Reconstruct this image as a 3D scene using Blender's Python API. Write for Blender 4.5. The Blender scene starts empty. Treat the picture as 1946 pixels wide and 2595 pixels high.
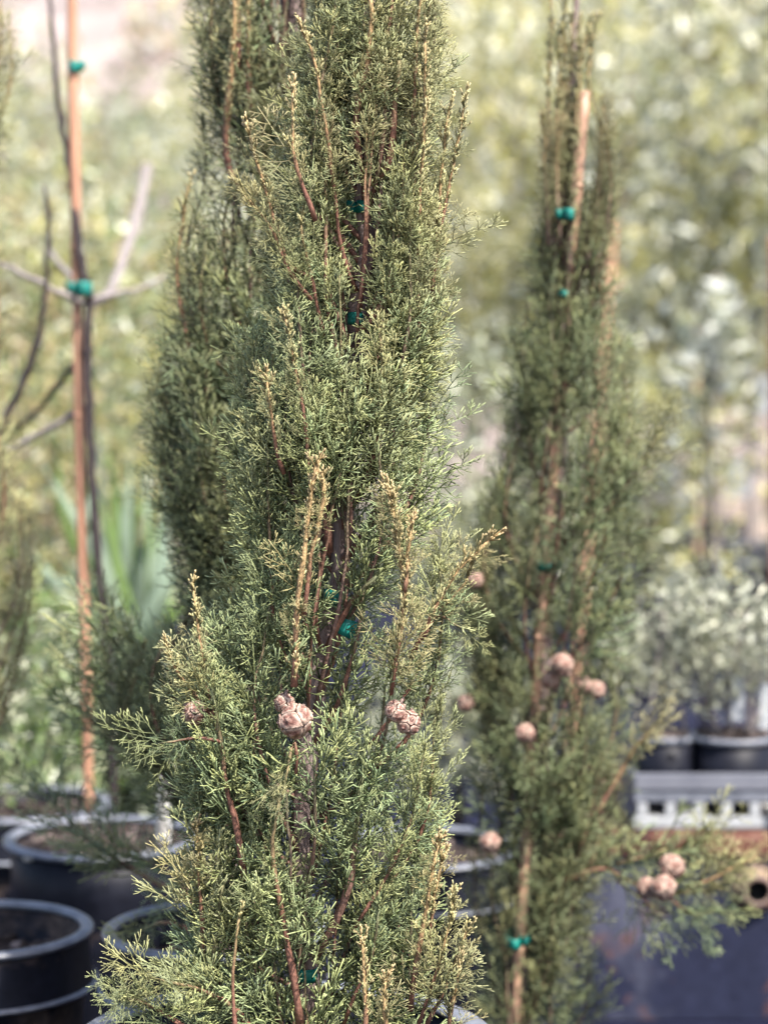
import bpy, math, random
import numpy as np
from mathutils import Vector, Matrix

# ------------------------------------------------------------------ camera, sky, sun, exposure
SC = bpy.context.scene
COL = SC.collection
R = math.radians
rng = np.random.default_rng(7)
random.seed(7)

CAM_Z = 1.12
PITCH = R(4.0)
FPX = 5553.0                      # focal length in photograph pixels (1946 x 2595)
cam_data = bpy.data.cameras.new('camera')
cam = bpy.data.objects.new('camera', cam_data)
COL.objects.link(cam)
cam.location = (0, 0, CAM_Z)
cam.rotation_euler = (R(90) - PITCH, 0, 0)
cam_data.sensor_fit = 'VERTICAL'
cam_data.sensor_height = 36.0
cam_data.lens = 36.0 * FPX / 2595.0
cam_data.clip_start = 0.05
cam_data.clip_end = 600
cam_data.dof.use_dof = True
cam_data.dof.focus_distance = 2.17
cam_data.dof.aperture_fstop = 3.3
SC.camera = cam

SUN_EL, SUN_AZ = R(56), R(38)     # azimuth: from behind the camera towards the right
sun_vec = Vector((math.sin(SUN_AZ) * math.cos(SUN_EL), -math.cos(SUN_AZ) * math.cos(SUN_EL), math.sin(SUN_EL)))
world = bpy.data.worlds.new('World')
SC.world = world
world.use_nodes = True
wn = world.node_tree
sky = wn.nodes.new('ShaderNodeTexSky')
sky.sky_type = 'NISHITA'
sky.sun_disc = False
sky.sun_elevation = SUN_EL
sky.sun_rotation = math.atan2(sun_vec.x, sun_vec.y)
sky.dust_density = 2.0
wn.links.new(sky.outputs[0], wn.nodes['Background'].inputs[0])
wn.nodes['Background'].inputs[1].default_value = 0.12
sun_data = bpy.data.lights.new('sun', 'SUN')
sun_data.energy = 4.4
sun_data.angle = R(0.55)
sun_data.color = (1.0, 0.94, 0.85)
sun = bpy.data.objects.new('sun', sun_data)
COL.objects.link(sun)
sun.rotation_euler = sun_vec.to_track_quat('Z', 'Y').to_euler()
SC.view_settings.view_transform = 'Standard'
SC.view_settings.look = 'None'
SC.view_settings.gamma = 1.0
SC.view_settings.exposure = 1.64
SC.cycles.use_denoising = True
SC.cycles.max_bounces = 5
SC.cycles.diffuse_bounces = 3
SC.cycles.adaptive_threshold = 0.02
SC.cycles.transparent_max_bounces = 4
SC.cycles.caustics_reflective = False
SC.cycles.caustics_refractive = False

# ------------------------------------------------------------------ helpers
def P(px, py, d):
    """world point at depth Y = d that the photograph shows at pixel (px, py)"""
    x = (px - 973.0) / FPX
    y = -(py - 1297.5) / FPX
    vy = math.cos(PITCH) + y * math.sin(PITCH)
    vz = -math.sin(PITCH) + y * math.cos(PITCH)
    t = d / vy
    return np.array((x * t, d, CAM_Z + vz * t))

def PXM(d):
    return FPX / d

def tag(o, label=None, cat=None, group=None, kind=None):
    if label: o['label'] = label
    if cat: o['category'] = cat
    if group: o['group'] = group
    if kind: o['kind'] = kind
    return o

def empty(name, loc, rz=0.0):
    o = bpy.data.objects.new(name, None)
    o.empty_display_size = 0.05
    COL.objects.link(o)
    o.location = tuple(loc)
    o.rotation_euler = (0, 0, rz)
    return o

def link(name, me, mat, parent=None, world_space=True):
    o = bpy.data.objects.new(name, me)
    COL.objects.link(o)
    if mat is not None and len(me.materials) == 0:
        me.materials.append(mat)
    if parent is not None:
        o.parent = parent
        if world_space:                      # vertices were written in world space
            loc = Vector((0, 0, 0))
            q = parent
            while q is not None:
                loc += q.location
                q = q.parent
            o.location = -loc
    return o

def mesh_np(name, V, F, colors=None, smooth=True):
    me = bpy.data.meshes.new(name)
    V = np.asarray(V, dtype=np.float32); F = np.asarray(F, dtype=np.int32)
    nv, nf, k = len(V), len(F), F.shape[1]
    me.vertices.add(nv); me.vertices.foreach_set('co', V.ravel())
    me.loops.add(nf * k); me.loops.foreach_set('vertex_index', F.ravel())
    me.polygons.add(nf); me.polygons.foreach_set('loop_start', np.arange(0, nf * k, k, dtype=np.int32))
    me.polygons.foreach_set('use_smooth', np.full(nf, smooth, dtype=bool))
    if colors is not None:
        c = np.ones((nv, 4), dtype=np.float32); c[:, :3] = colors
        a = me.color_attributes.new('tint', 'FLOAT_COLOR', 'POINT')
        a.data.foreach_set('color', c.ravel())
    me.update(calc_edges=True)
    return me

def unit(v):
    v = np.asarray(v, float)
    return v / max(np.linalg.norm(v), 1e-9)

def tube(pts, rad, k=3, cap=True):
    pts = np.asarray(pts, float); n = len(pts)
    rad = np.broadcast_to(np.asarray(rad, float), (n,))
    T = np.gradient(pts, axis=0)
    T /= np.maximum(np.linalg.norm(T, axis=1, keepdims=True), 1e-9)
    ref = np.array((0.31, 0.83, 0.17)) if abs(T[0] @ unit((0.31, 0.83, 0.17))) < 0.85 else np.array((0.9, -0.1, 0.2))
    U = np.cross(T, ref); U /= np.maximum(np.linalg.norm(U, axis=1, keepdims=True), 1e-9)
    W = np.cross(T, U)
    a = np.arange(k) * 2 * math.pi / k
    V = pts[:, None, :] + rad[:, None, None] * (np.cos(a)[None, :, None] * U[:, None, :] + np.sin(a)[None, :, None] * W[:, None, :])
    V = V.reshape(-1, 3)
    i = np.arange(n - 1)[:, None] * k; j = np.arange(k)[None, :]; j2 = (j + 1) % k
    A, B, C, D = i + j, i + j2, i + k + j2, i + k + j
    F = np.concatenate([np.stack([A, B, C], -1).reshape(-1, 3), np.stack([A, C, D], -1).reshape(-1, 3)])
    if cap:
        e = (n - 1) * k
        F = np.concatenate([F, [[e, e + q, e + q + 1] for q in range(1, k - 1)], [[0, q + 1, q] for q in range(1, k - 1)]])
    return V, F

class MB:
    """collects triangles of ONE part"""
    def __init__(s): s.V, s.F, s.C, s.n = [], [], [], 0
    def add(s, V, F, c=None):
        s.V.append(V); s.F.append(np.asarray(F) + s.n); s.n += len(V)
        s.C.append(np.broadcast_to(np.asarray(c if c is not None else (1, 1, 1), float), (len(V), 3)))
    def build(s, name, mat, parent=None, smooth=True, world_space=True):
        me = mesh_np(name, np.concatenate(s.V), np.concatenate(s.F), np.concatenate(s.C), smooth)
        return link(name, me, mat, parent, world_space)

def lathe(profile, n=48, center=(0, 0, 0), wob=0.0):
    pr = np.asarray(profile, float); m = len(pr)
    a = np.arange(n) * 2 * math.pi / n
    w = 1 + wob * np.sin(2 * a + 0.6)
    V = np.stack([pr[:, None, 0] * (np.cos(a) * w)[None], pr[:, None, 0] * (np.sin(a) / w)[None], np.repeat(pr[:, 1:2], n, 1)], -1).reshape(-1, 3)
    V = V + np.asarray(center)
    i = np.arange(m - 1)[:, None] * n; j = np.arange(n)[None, :]; j2 = (j + 1) % n
    A, B, C, D = i + j, i + j2, i + n + j2, i + n + j
    F = np.concatenate([np.stack([A, B, C], -1).reshape(-1, 3), np.stack([A, C, D], -1).reshape(-1, 3)])
    return V, F

def boxv(c, s):
    c = np.asarray(c, float); s = np.asarray(s, float) / 2
    V = np.array([[x, y, z] for x in (-1, 1) for y in (-1, 1) for z in (-1, 1)], float) * s + c
    q = [(0, 1, 3, 2), (4, 6, 7, 5), (0, 4, 5, 1), (2, 3, 7, 6), (0, 2, 6, 4), (1, 5, 7, 3)]
    F = np.array([t for a, b, c2, d in q for t in ((a, b, c2), (a, c2, d))])
    return V, F

def smooth_path(pts, n):
    """Catmull-Rom resampling of a coarse polyline to n points"""
    p = np.asarray(pts, float)
    if len(p) == 2:
        return p[0] + (p[1] - p[0]) * np.linspace(0, 1, n)[:, None]
    q = np.vstack([2 * p[0] - p[1], p, 2 * p[-1] - p[-2]])
    seg = np.linalg.norm(np.diff(p, axis=0), axis=1); s = np.concatenate([[0], np.cumsum(seg)]) / seg.sum()
    out = []
    for u in np.linspace(0, 1, n):
        i = min(int(np.searchsorted(s, u, 'right')) - 1, len(p) - 2)
        t = (u - s[i]) / (s[i + 1] - s[i])
        a, b, c, d = q[i], q[i + 1], q[i + 2], q[i + 3]
        out.append(0.5 * ((2 * b) + (c - a) * t + (2 * a - 5 * b + 4 * c - d) * t * t + (3 * b - a - 3 * c + d) * t ** 3))
    return np.array(out)

# ------------------------------------------------------------------ materials
def nodes_of(name):
    m = bpy.data.materials.new(name); m.use_nodes = True
    nt = m.node_tree
    return m, nt, nt.nodes['Principled BSDF']

def noise(nt, scale, detail=4, rough=0.6, coord='Object'):
    tc = nt.nodes.new('ShaderNodeTexCoord')
    n = nt.nodes.new('ShaderNodeTexNoise')
    n.inputs['Scale'].default_value = scale; n.inputs['Detail'].default_value = detail; n.inputs['Roughness'].default_value = rough
    nt.links.new(tc.outputs[coord], n.inputs['Vector'])
    return n

def ramp(nt, fac, stops):
    r = nt.nodes.new('ShaderNodeValToRGB')
    while len(r.color_ramp.elements) < len(stops): r.color_ramp.elements.new(0.5)
    for e, (p, c) in zip(r.color_ramp.elements, stops):
        e.position = p; e.color = (*c, 1)
    nt.links.new(fac, r.inputs[0])
    return r

def bump(nt, b, height, strength, dist=0.002):
    n = nt.nodes.new('ShaderNodeBump')
    n.inputs['Strength'].default_value = strength; n.inputs['Distance'].default_value = dist
    nt.links.new(height, n.inputs['Height']); nt.links.new(n.outputs[0], b.inputs['Normal'])

def mat_tint(name, rough=0.55, spec=0.4, nscale=90, lo=0.72, hi=1.25, transl=0.0, bmp=0.0):
    m, nt, b = nodes_of(name)
    at = nt.nodes.new('ShaderNodeAttribute'); at.attribute_name = 'tint'
    if nscale:
        n = noise(nt, nscale, 2)
        r = ramp(nt, n.outputs[0], [(0.3, (lo,) * 3), (0.7, (hi,) * 3)])
    mx = nt.nodes.new('ShaderNodeMix'); mx.data_type = 'RGBA'; mx.blend_type = 'MULTIPLY'; mx.inputs[0].default_value = 1
    nt.links.new(at.outputs['Color'], mx.inputs[6]); mx.inputs[7].default_value = (1, 1, 1, 1)
    if nscale: nt.links.new(r.outputs[0], mx.inputs[7])
    nt.links.new(mx.outputs[2], b.inputs['Base Color'])
    b.inputs['Roughness'].default_value = rough
    b.inputs['Specular IOR Level'].default_value = spec
    if bmp:
        bump(nt, b, n.outputs[0], bmp, 0.001)
    if transl > 0:
        tr = nt.nodes.new('ShaderNodeBsdfTranslucent'); ms = nt.nodes.new('ShaderNodeMixShader')
        ms.inputs[0].default_value = transl
        nt.links.new(mx.outputs[2], tr.inputs[0])
        nt.links.new(b.outputs[0], ms.inputs[1]); nt.links.new(tr.outputs[0], ms.inputs[2])
        nt.links.new(ms.outputs[0], nt.nodes['Material Output'].inputs[0])
    return m

def mat_ramp(name, stops, scale, rough=0.7, spec=0.3, bmp=0.0, detail=5, bdist=0.002, stretch=None):
    m, nt, b = nodes_of(name)
    n = noise(nt, scale, detail)
    if stretch:
        mp = nt.nodes.new('ShaderNodeMapping'); mp.inputs['Scale'].default_value = stretch
        tc = [q for q in nt.nodes if q.type == 'TEX_COORD'][0]
        nt.links.new(tc.outputs['Object'], mp.inputs[0]); nt.links.new(mp.outputs[0], n.inputs['Vector'])
    r = ramp(nt, n.outputs[0], stops)
    nt.links.new(r.outputs[0], b.inputs['Base Color'])
    b.inputs['Roughness'].default_value = rough
    b.inputs['Specular IOR Level'].default_value = spec
    if bmp: bump(nt, b, n.outputs[0], bmp, bdist)
    return m

M = {}
M['needle'] = mat_tint('cypress_needle', 0.5, 0.4, 0)
M['wood'] = mat_tint('cypress_wood', 0.7, 0.25, 260, 0.55, 1.35, 0.0, 0.8)
M['leaf'] = mat_tint('leaf', 0.34, 0.6, 0, transl=0.45)
M['blade'] = mat_tint('blade', 0.4, 0.5, 6, 0.85, 1.15, 0.25)
M['bark'] = mat_ramp('bark', [(0.25, (0.07, 0.048, 0.045)), (0.5, (0.19, 0.14, 0.13)), (0.72, (0.33, 0.26, 0.24))], 85, 0.9, 0.15, 1.0, 8, 0.006, (1, 1, 0.10))
M['dark_bark'] = mat_ramp('dark_bark', [(0.3, (0.014, 0.010, 0.011)), (0.75, (0.05, 0.037, 0.038))], 70, 0.7, 0.3, 0.6)
M['grey_bark'] = mat_ramp('grey_bark', [(0.3, (0.13, 0.11, 0.105)), (0.75, (0.27, 0.235, 0.22))], 60, 0.75, 0.3, 0.5)
M['lichen_bark'] = mat_ramp('lichen_bark', [(0.42, (0.12, 0.11, 0.10)), (0.55, (0.55, 0.54, 0.52))], 90, 0.85, 0.2, 0.6)
M['bamboo'] = mat_ramp('bamboo', [(0.3, (0.30, 0.175, 0.12)), (0.7, (0.45, 0.28, 0.19))], 14, 0.5, 0.4, 0.2, 4, 0.001, (1, 1, 0.15))
M['orange_bamboo'] = mat_ramp('orange_bamboo', [(0.3, (0.20, 0.105, 0.07)), (0.5, (0.36, 0.19, 0.12)), (0.7, (0.46, 0.27, 0.175))], 16, 0.6, 0.3, 0.3, 6, 0.001, (1, 1, 0.3))
M['cone'] = mat_tint('cone_scale', 0.65, 0.3, 300, 0.45, 1.45, 0.0, 1.0)
M['cone_core'] = mat_ramp('cone_core', [(0.3, (0.03, 0.017, 0.014)), (0.7, (0.09, 0.05, 0.04))], 120, 0.8, 0.2)
M['soil'] = mat_ramp('potting_soil', [(0.35, (0.014, 0.010, 0.009)), (0.6, (0.045, 0.034, 0.03)), (0.75, (0.12, 0.095, 0.085))], 70, 0.95, 0.1, 1.0, 4, 0.01)
M['stone'] = mat_ramp('pale_stone', [(0.3, (0.5, 0.45, 0.38)), (0.7, (0.72, 0.67, 0.6))], 30, 0.8, 0.2, 0.4)
M['grey_plastic'] = mat_ramp('grey_plastic', [(0.3, (0.09, 0.095, 0.12)), (0.7, (0.14, 0.145, 0.17))], 12, 0.5, 0.4)
M['white_plastic'] = mat_ramp('white_plastic', [(0.3, (0.24, 0.25, 0.265)), (0.7, (0.34, 0.35, 0.36))], 20, 0.45, 0.4)
M['rust'] = mat_ramp('rusty_steel', [(0.38, (0.022, 0.012, 0.012)), (0.58, (0.10, 0.040, 0.028)), (0.75, (0.20, 0.115, 0.09))], 20, 0.85, 0.2, 0.5)
M['pipe_rust'] = mat_ramp('dusty_rust', [(0.3, (0.085, 0.05, 0.04)), (0.7, (0.20, 0.145, 0.125))], 40, 0.8, 0.25, 0.4)
def mat_navy():
    m, nt, b = nodes_of('navy_painted_steel')
    n = noise(nt, 5, 6, 0.65); n2 = noise(nt, 38, 5, 0.7); n3 = noise(nt, 11, 6, 0.7)
    base = ramp(nt, n2.outputs[0], [(0.3, (0.006, 0.0075, 0.021)), (0.7, (0.014, 0.017, 0.040))])
    m1 = ramp(nt, n.outputs[0], [(0.5, (0, 0, 0)), (0.68, (0.75,) * 3)])
    x1 = nt.nodes.new('ShaderNodeMix'); x1.data_type = 'RGBA'; x1.inputs[7].default_value = (0.075, 0.08, 0.115, 1)
    nt.links.new(m1.outputs[0], x1.inputs[0]); nt.links.new(base.outputs[0], x1.inputs[6])
    m2 = ramp(nt, n3.outputs[0], [(0.6, (0, 0, 0)), (0.7, (0.8,) * 3)])
    x2 = nt.nodes.new('ShaderNodeMix'); x2.data_type = 'RGBA'; x2.inputs[7].default_value = (0.10, 0.045, 0.035, 1)
    nt.links.new(m2.outputs[0], x2.inputs[0]); nt.links.new(x1.outputs[2], x2.inputs[6])
    nt.links.new(x2.outputs[2], b.inputs['Base Color'])
    b.inputs['Roughness'].default_value = 0.55; b.inputs['Specular IOR Level'].default_value = 0.3
    bump(nt, b, n.outputs[0], 0.3, 0.01)
    return m
M['navy_steel'] = mat_navy()
M['black'] = mat_ramp('pipe_inside', [(0.3, (0.006, 0.006, 0.006)), (0.7, (0.012, 0.012, 0.012))], 10, 0.95, 0.05)

def mat_pot(name, dirt):
    m, nt, b = nodes_of(name)
    n = noise(nt, 9, 6, 0.65)
    n2 = noise(nt, 60, 4)
    base = ramp(nt, n2.outputs[0], [(0.3, (0.004, 0.0045, 0.008)), (0.75, (0.009, 0.010, 0.017))])
    dcol = ramp(nt, n2.outputs[0], [(0.3, (0.03, 0.022, 0.018)), (0.75, (0.11, 0.08, 0.068))])
    mk = ramp(nt, n.outputs[0], [(0.58 - dirt, (0, 0, 0)), (0.72 - dirt, (1, 1, 1))])
    mx = nt.nodes.new('ShaderNodeMix'); mx.data_type = 'RGBA'
    nt.links.new(mk.outputs[0], mx.inputs[0]); nt.links.new(base.outputs[0], mx.inputs[6]); nt.links.new(dcol.outputs[0], mx.inputs[7])
    nt.links.new(mx.outputs[2], b.inputs['Base Color'])
    rr = nt.nodes.new('ShaderNodeMapRange'); rr.inputs[3].default_value = 0.5; rr.inputs[4].default_value = 0.85; b.inputs['Specular IOR Level'].default_value = 0.14
    nt.links.new(mk.outputs[0], rr.inputs[0]); nt.links.new(rr.outputs[0], b.inputs['Roughness'])
    bump(nt, b, n2.outputs[0], 0.15, 0.001)
    return m
M['pot'] = mat_pot('black_pot_plastic', -0.02)
M['pot_dirty'] = mat_pot('muddy_pot_plastic', 0.12)
M['pot_rim'] = mat_ramp('dusty_sheen_pot_rim', [(0.3, (0.07, 0.077, 0.098)), (0.7, (0.16, 0.17, 0.20))], 40, 0.42, 0.45, 0.3)  # dust and reflected sky, both painted into the pale rim colour

def mat_tie():
    m, nt, b = nodes_of('teal_tie_plastic')
    n = noise(nt, 60, 3)
    r = ramp(nt, n.outputs[0], [(0.3, (0.003, 0.125, 0.105)), (0.7, (0.01, 0.235, 0.19))])
    nt.links.new(r.outputs[0], b.inputs['Base Color'])
    b.inputs['Roughness'].default_value = 0.5
    tr = nt.nodes.new('ShaderNodeBsdfTranslucent'); ms = nt.nodes.new('ShaderNodeMixShader'); ms.inputs[0].default_value = 0.3
    nt.links.new(r.outputs[0], tr.inputs[0]); nt.links.new(b.outputs[0], ms.inputs[1]); nt.links.new(tr.outputs[0], ms.inputs[2])
    nt.links.new(ms.outputs[0], nt.nodes['Material Output'].inputs[0])
    return m
M['tie'] = mat_tie()

def mat_mat():
    m, nt, b = nodes_of('weed_mat_fabric')
    n = noise(nt, 2.2, 5, 0.6); n2 = noise(nt, 26, 5, 0.7)
    base = ramp(nt, n2.outputs[0], [(0.3, (0.0045, 0.0055, 0.017)), (0.7, (0.009, 0.0105, 0.028))])
    dust = ramp(nt, n.outputs[0], [(0.52, (0, 0, 0)), (0.78, (0.55,) * 3)])
    mx = nt.nodes.new('ShaderNodeMix'); mx.data_type = 'RGBA'; mx.inputs[7].default_value = (0.045, 0.048, 0.08, 1)
    nt.links.new(dust.outputs[0], mx.inputs[0]); nt.links.new(base.outputs[0], mx.inputs[6])
    nt.links.new(mx.outputs[2], b.inputs['Base Color'])
    b.inputs['Roughness'].default_value = 0.8; b.inputs['Specular IOR Level'].default_value = 0.12
    w = nt.nodes.new('ShaderNodeTexWave'); w.inputs['Scale'].default_value = 180
    tc = nt.nodes.new('ShaderNodeTexCoord'); nt.links.new(tc.outputs['Object'], w.inputs[0])
    bump(nt, b, w.outputs[1], 0.25, 0.001)
    return m
M['weed_mat'] = mat_mat()
M['dirt'] = mat_ramp('dry_dirt', [(0.3, (0.16, 0.125, 0.10)), (0.7, (0.27, 0.22, 0.185))], 3, 0.95, 0.1, 0.4, 6, 0.02)
M['hill'] = mat_ramp('sandy_hillside', [(0.3, (0.19, 0.155, 0.145)), (0.7, (0.28, 0.235, 0.222))], 0.5, 0.95, 0.1, 0.3, 6, 0.1)

# ------------------------------------------------------------------ ground and hillside
def sheet(name, x0, x1, y0, y1, nx, ny, zf, mat):
    X, Y = np.meshgrid(np.linspace(x0, x1, nx), np.linspace(y0, y1, ny))
    Z = zf(X, Y)
    V = np.stack([X, Y, Z], -1).reshape(-1, 3)
    i = np.arange(ny - 1)[:, None] * nx; j = np.arange(nx - 1)[None, :]
    A, B, C, D = i + j, i + j + 1, i + nx + j + 1, i + nx + j
    F = np.stack([A, B, C, D], -1).reshape(-1, 4)
    return link(name, mesh_np(name, V, F), mat)

def hill_z(X, Y):
    t = np.clip((Y - 19) / 60, 0, 1.4)
    return -0.02 + 22 * t ** 1.15 + 0.5 * np.sin(X * 0.23 + 1) * np.clip((Y - 19) / 10, 0, 1) + 0.3 * np.sin(X * 0.61 + Y * 0.4) * np.clip((Y - 19) / 10, 0, 1)

ground = sheet('ground', -160, 160, -8, 240, 60, 60, lambda X, Y: 0.02 * np.sin(X * 0.5) * np.sin(Y * 0.4) * (Y > 14) - 0.012, M['dirt'])
tag(ground, kind='structure')
hill = sheet('hillside', -90, 90, 18.5, 100, 70, 50, hill_z, M['hill'])
tag(hill, kind='structure')
mat_o = sheet('weed_mat', -3.6, 3.6, 0.4, 12.4, 100, 160, lambda X, Y: 0.006 + 0.0035 * np.sin(X * 7.0 + 2 * np.sin(Y * 3)) * np.sin(Y * 5.1 + X) , M['weed_mat'])
tag(mat_o, kind='structure')

# ------------------------------------------------------------------ cypress foliage prototypes
def make_spray(seed, L=0.120, n_side=11, sub=4, segs=4, flat=0.42, r0=0.00088, tight=1.0, third=True):
    """a spray: cord-like axis with alternate, curving, forked branchlets. Returns V, F, age(0..1)"""
    g = np.random.default_rng(seed)
    Vs, Fs, As, n = [], [], [], 0
    def put(pts, rad, a0, a1):
        nonlocal n
        V, F = tube(pts, rad, 3)
        Vs.append(V); Fs.append(F + n); n += len(V)
        As.append(np.repeat(np.linspace(a0, a1, len(pts)), 3))
    bend = g.normal(0, 0.2, 2)
    t = np.linspace(0, 1, 6)
    ax = np.stack([L * bend[0] * t ** 2, L * bend[1] * t ** 2, L * t], -1)
    put(ax, np.linspace(r0 * 1.25, r0 * 0.85, 6), 0.0, 0.95)
    side = 1
    for k in range(n_side):
        u = 0.05 + 0.92 * (k + g.uniform(-.3, .3)) / n_side
        u = min(max(u, 0.03), 0.97)
        base = np.array([np.interp(u, t, ax[:, q]) for q in range(3)])
        side = -side
        roll = (0 if side > 0 else math.pi) + g.normal(0, flat * 1.3)
        out = np.array((math.cos(roll), math.sin(roll), 0))
        ang = R(g.uniform(40, 72)) * tight
        l = (0.42 * L * (1 - u) ** 0.7 + 0.11 * L) * g.uniform(0.6, 1.25)
        s = np.linspace(0, 1, segs + 1)
        curl = g.uniform(0.2, 1.25)
        stp = l / segs
        pts = [base]
        wig = g.normal(0, 0.22, 3)
        for q in range(segs):
            f = ang * (1 - 0.7 * curl * q / segs)
            d = out * math.sin(f) + np.array((0, 0, 1)) * math.cos(f) + wig * q / segs + g.normal(0, 0.05, 3)
            pts.append(pts[-1] + unit(d) * stp)
        pts = np.array(pts)
        put(pts, np.linspace(r0 * 0.95, r0 * 0.8, segs + 1), 0.12 + 0.4 * u, 0.62 + 0.38 * u)
        lat0 = np.cross(out, (0, 0, 1)) * g.normal(0, 0.6)
        m = sub if l > 0.22 * L else max(1, sub - 2)
        ss = 1 if g.random() < .5 else -1
        for q in range(m):
            v = 0.25 + 0.68 * (q + g.uniform(-.25, .25)) / max(m, 1)
            v = min(max(v, 0.1), 0.95)
            b2 = np.array([np.interp(v, s, pts[:, w]) for w in range(3)])
            dirn = unit(np.array([np.interp(min(v + .2, 1), s, pts[:, w]) for w in range(3)]) - np.array([np.interp(max(v - .2, 0), s, pts[:, w]) for w in range(3)]))
            lat = unit(np.cross(dirn, np.cross(out, (0, 0, 1)) + lat0 + g.normal(0, 0.3, 3)))
            ss = -ss
            a2 = R(g.uniform(30, 58)) * tight
            d2 = unit(dirn * math.cos(a2) + lat * ss * math.sin(a2) + g.normal(0, 0.12, 3))
            l2 = (0.46 * l * (1 - v) + 0.12 * l + 0.05 * L) * g.uniform(0.7, 1.35)
            d3 = unit(d2 + dirn * g.uniform(0.4, 1.1))
            e1 = b2 + d2 * l2 * 0.55
            put(np.array([b2, e1, e1 + d3 * l2 * 0.45]), np.array([r0 * 0.85, r0 * 0.82, r0 * 0.7]), 0.40 + 0.3 * u, 1.0)
            if third and l2 > 0.13 * L:
                d4 = unit(d2 * 0.75 - lat * ss * 0.5 + g.normal(0, 0.15, 3))
                put(np.array([b2 + d2 * l2 * 0.4, b2 + d2 * l2 * 0.4 + d4 * l2 * 0.42]), np.array([r0 * 0.8, r0 * 0.7]), 0.55, 1.0)
    return np.concatenate(Vs), np.concatenate(Fs), np.concatenate(As)

SPRAY_L = 0.120
SPRAY_HI = [make_spray(100 + i, n_side=9 + i % 3) for i in range(12)]
SPRAY_LO = [make_spray(200 + i, n_side=9, sub=2, segs=2, r0=0.00098, third=False) for i in range(8)]
STUB_HI = [make_spray(300 + i, L=0.020, n_side=5, sub=1, segs=2, r0=0.00095, flat=1.2, tight=0.5, third=False) for i in range(6)]
STUB_LO = [make_spray(350 + i, L=0.021, n_side=5, sub=1, segs=1, r0=0.0011, flat=1.2, tight=0.5, third=False) for i in range(5)]

GREEN_OLD_SHADE = np.array((0.038, 0.058, 0.030))  # old growth, darkened further to paint shade inside the sprays
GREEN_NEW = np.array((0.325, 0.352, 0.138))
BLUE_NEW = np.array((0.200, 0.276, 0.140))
GOLD_OLD = np.array((0.24, 0.125, 0.045))
GOLD_NEW = np.array((0.40, 0.305, 0.165))
WOOD = np.array((0.165, 0.078, 0.056))
WOOD_GREY = np.array((0.16, 0.11, 0.095))

def place_spray(mb, proto, p, d, roll, scale, gold, g, tone=1.0):
    V, F, A = proto
    z = unit(d)
    x = unit(np.cross(z, unit((math.cos(roll), math.sin(roll), 0.35 * math.sin(roll * 3)))))
    y = np.cross(z, x)
    W = (V * scale) @ np.stack([x, y, z]) + p
    k = g.random()
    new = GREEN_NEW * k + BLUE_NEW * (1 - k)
    a = A[:, None] ** 1.4  # steep ramp holds spray bases dark, imitating inner shade besides age
    c = GREEN_OLD_SHADE * (1 - a) + new * a
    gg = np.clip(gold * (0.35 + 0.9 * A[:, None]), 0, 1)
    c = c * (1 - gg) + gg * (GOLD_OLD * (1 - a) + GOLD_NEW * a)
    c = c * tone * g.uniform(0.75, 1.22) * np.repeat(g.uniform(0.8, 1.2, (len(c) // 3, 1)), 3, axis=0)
    mb.add(W, F, c)

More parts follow.
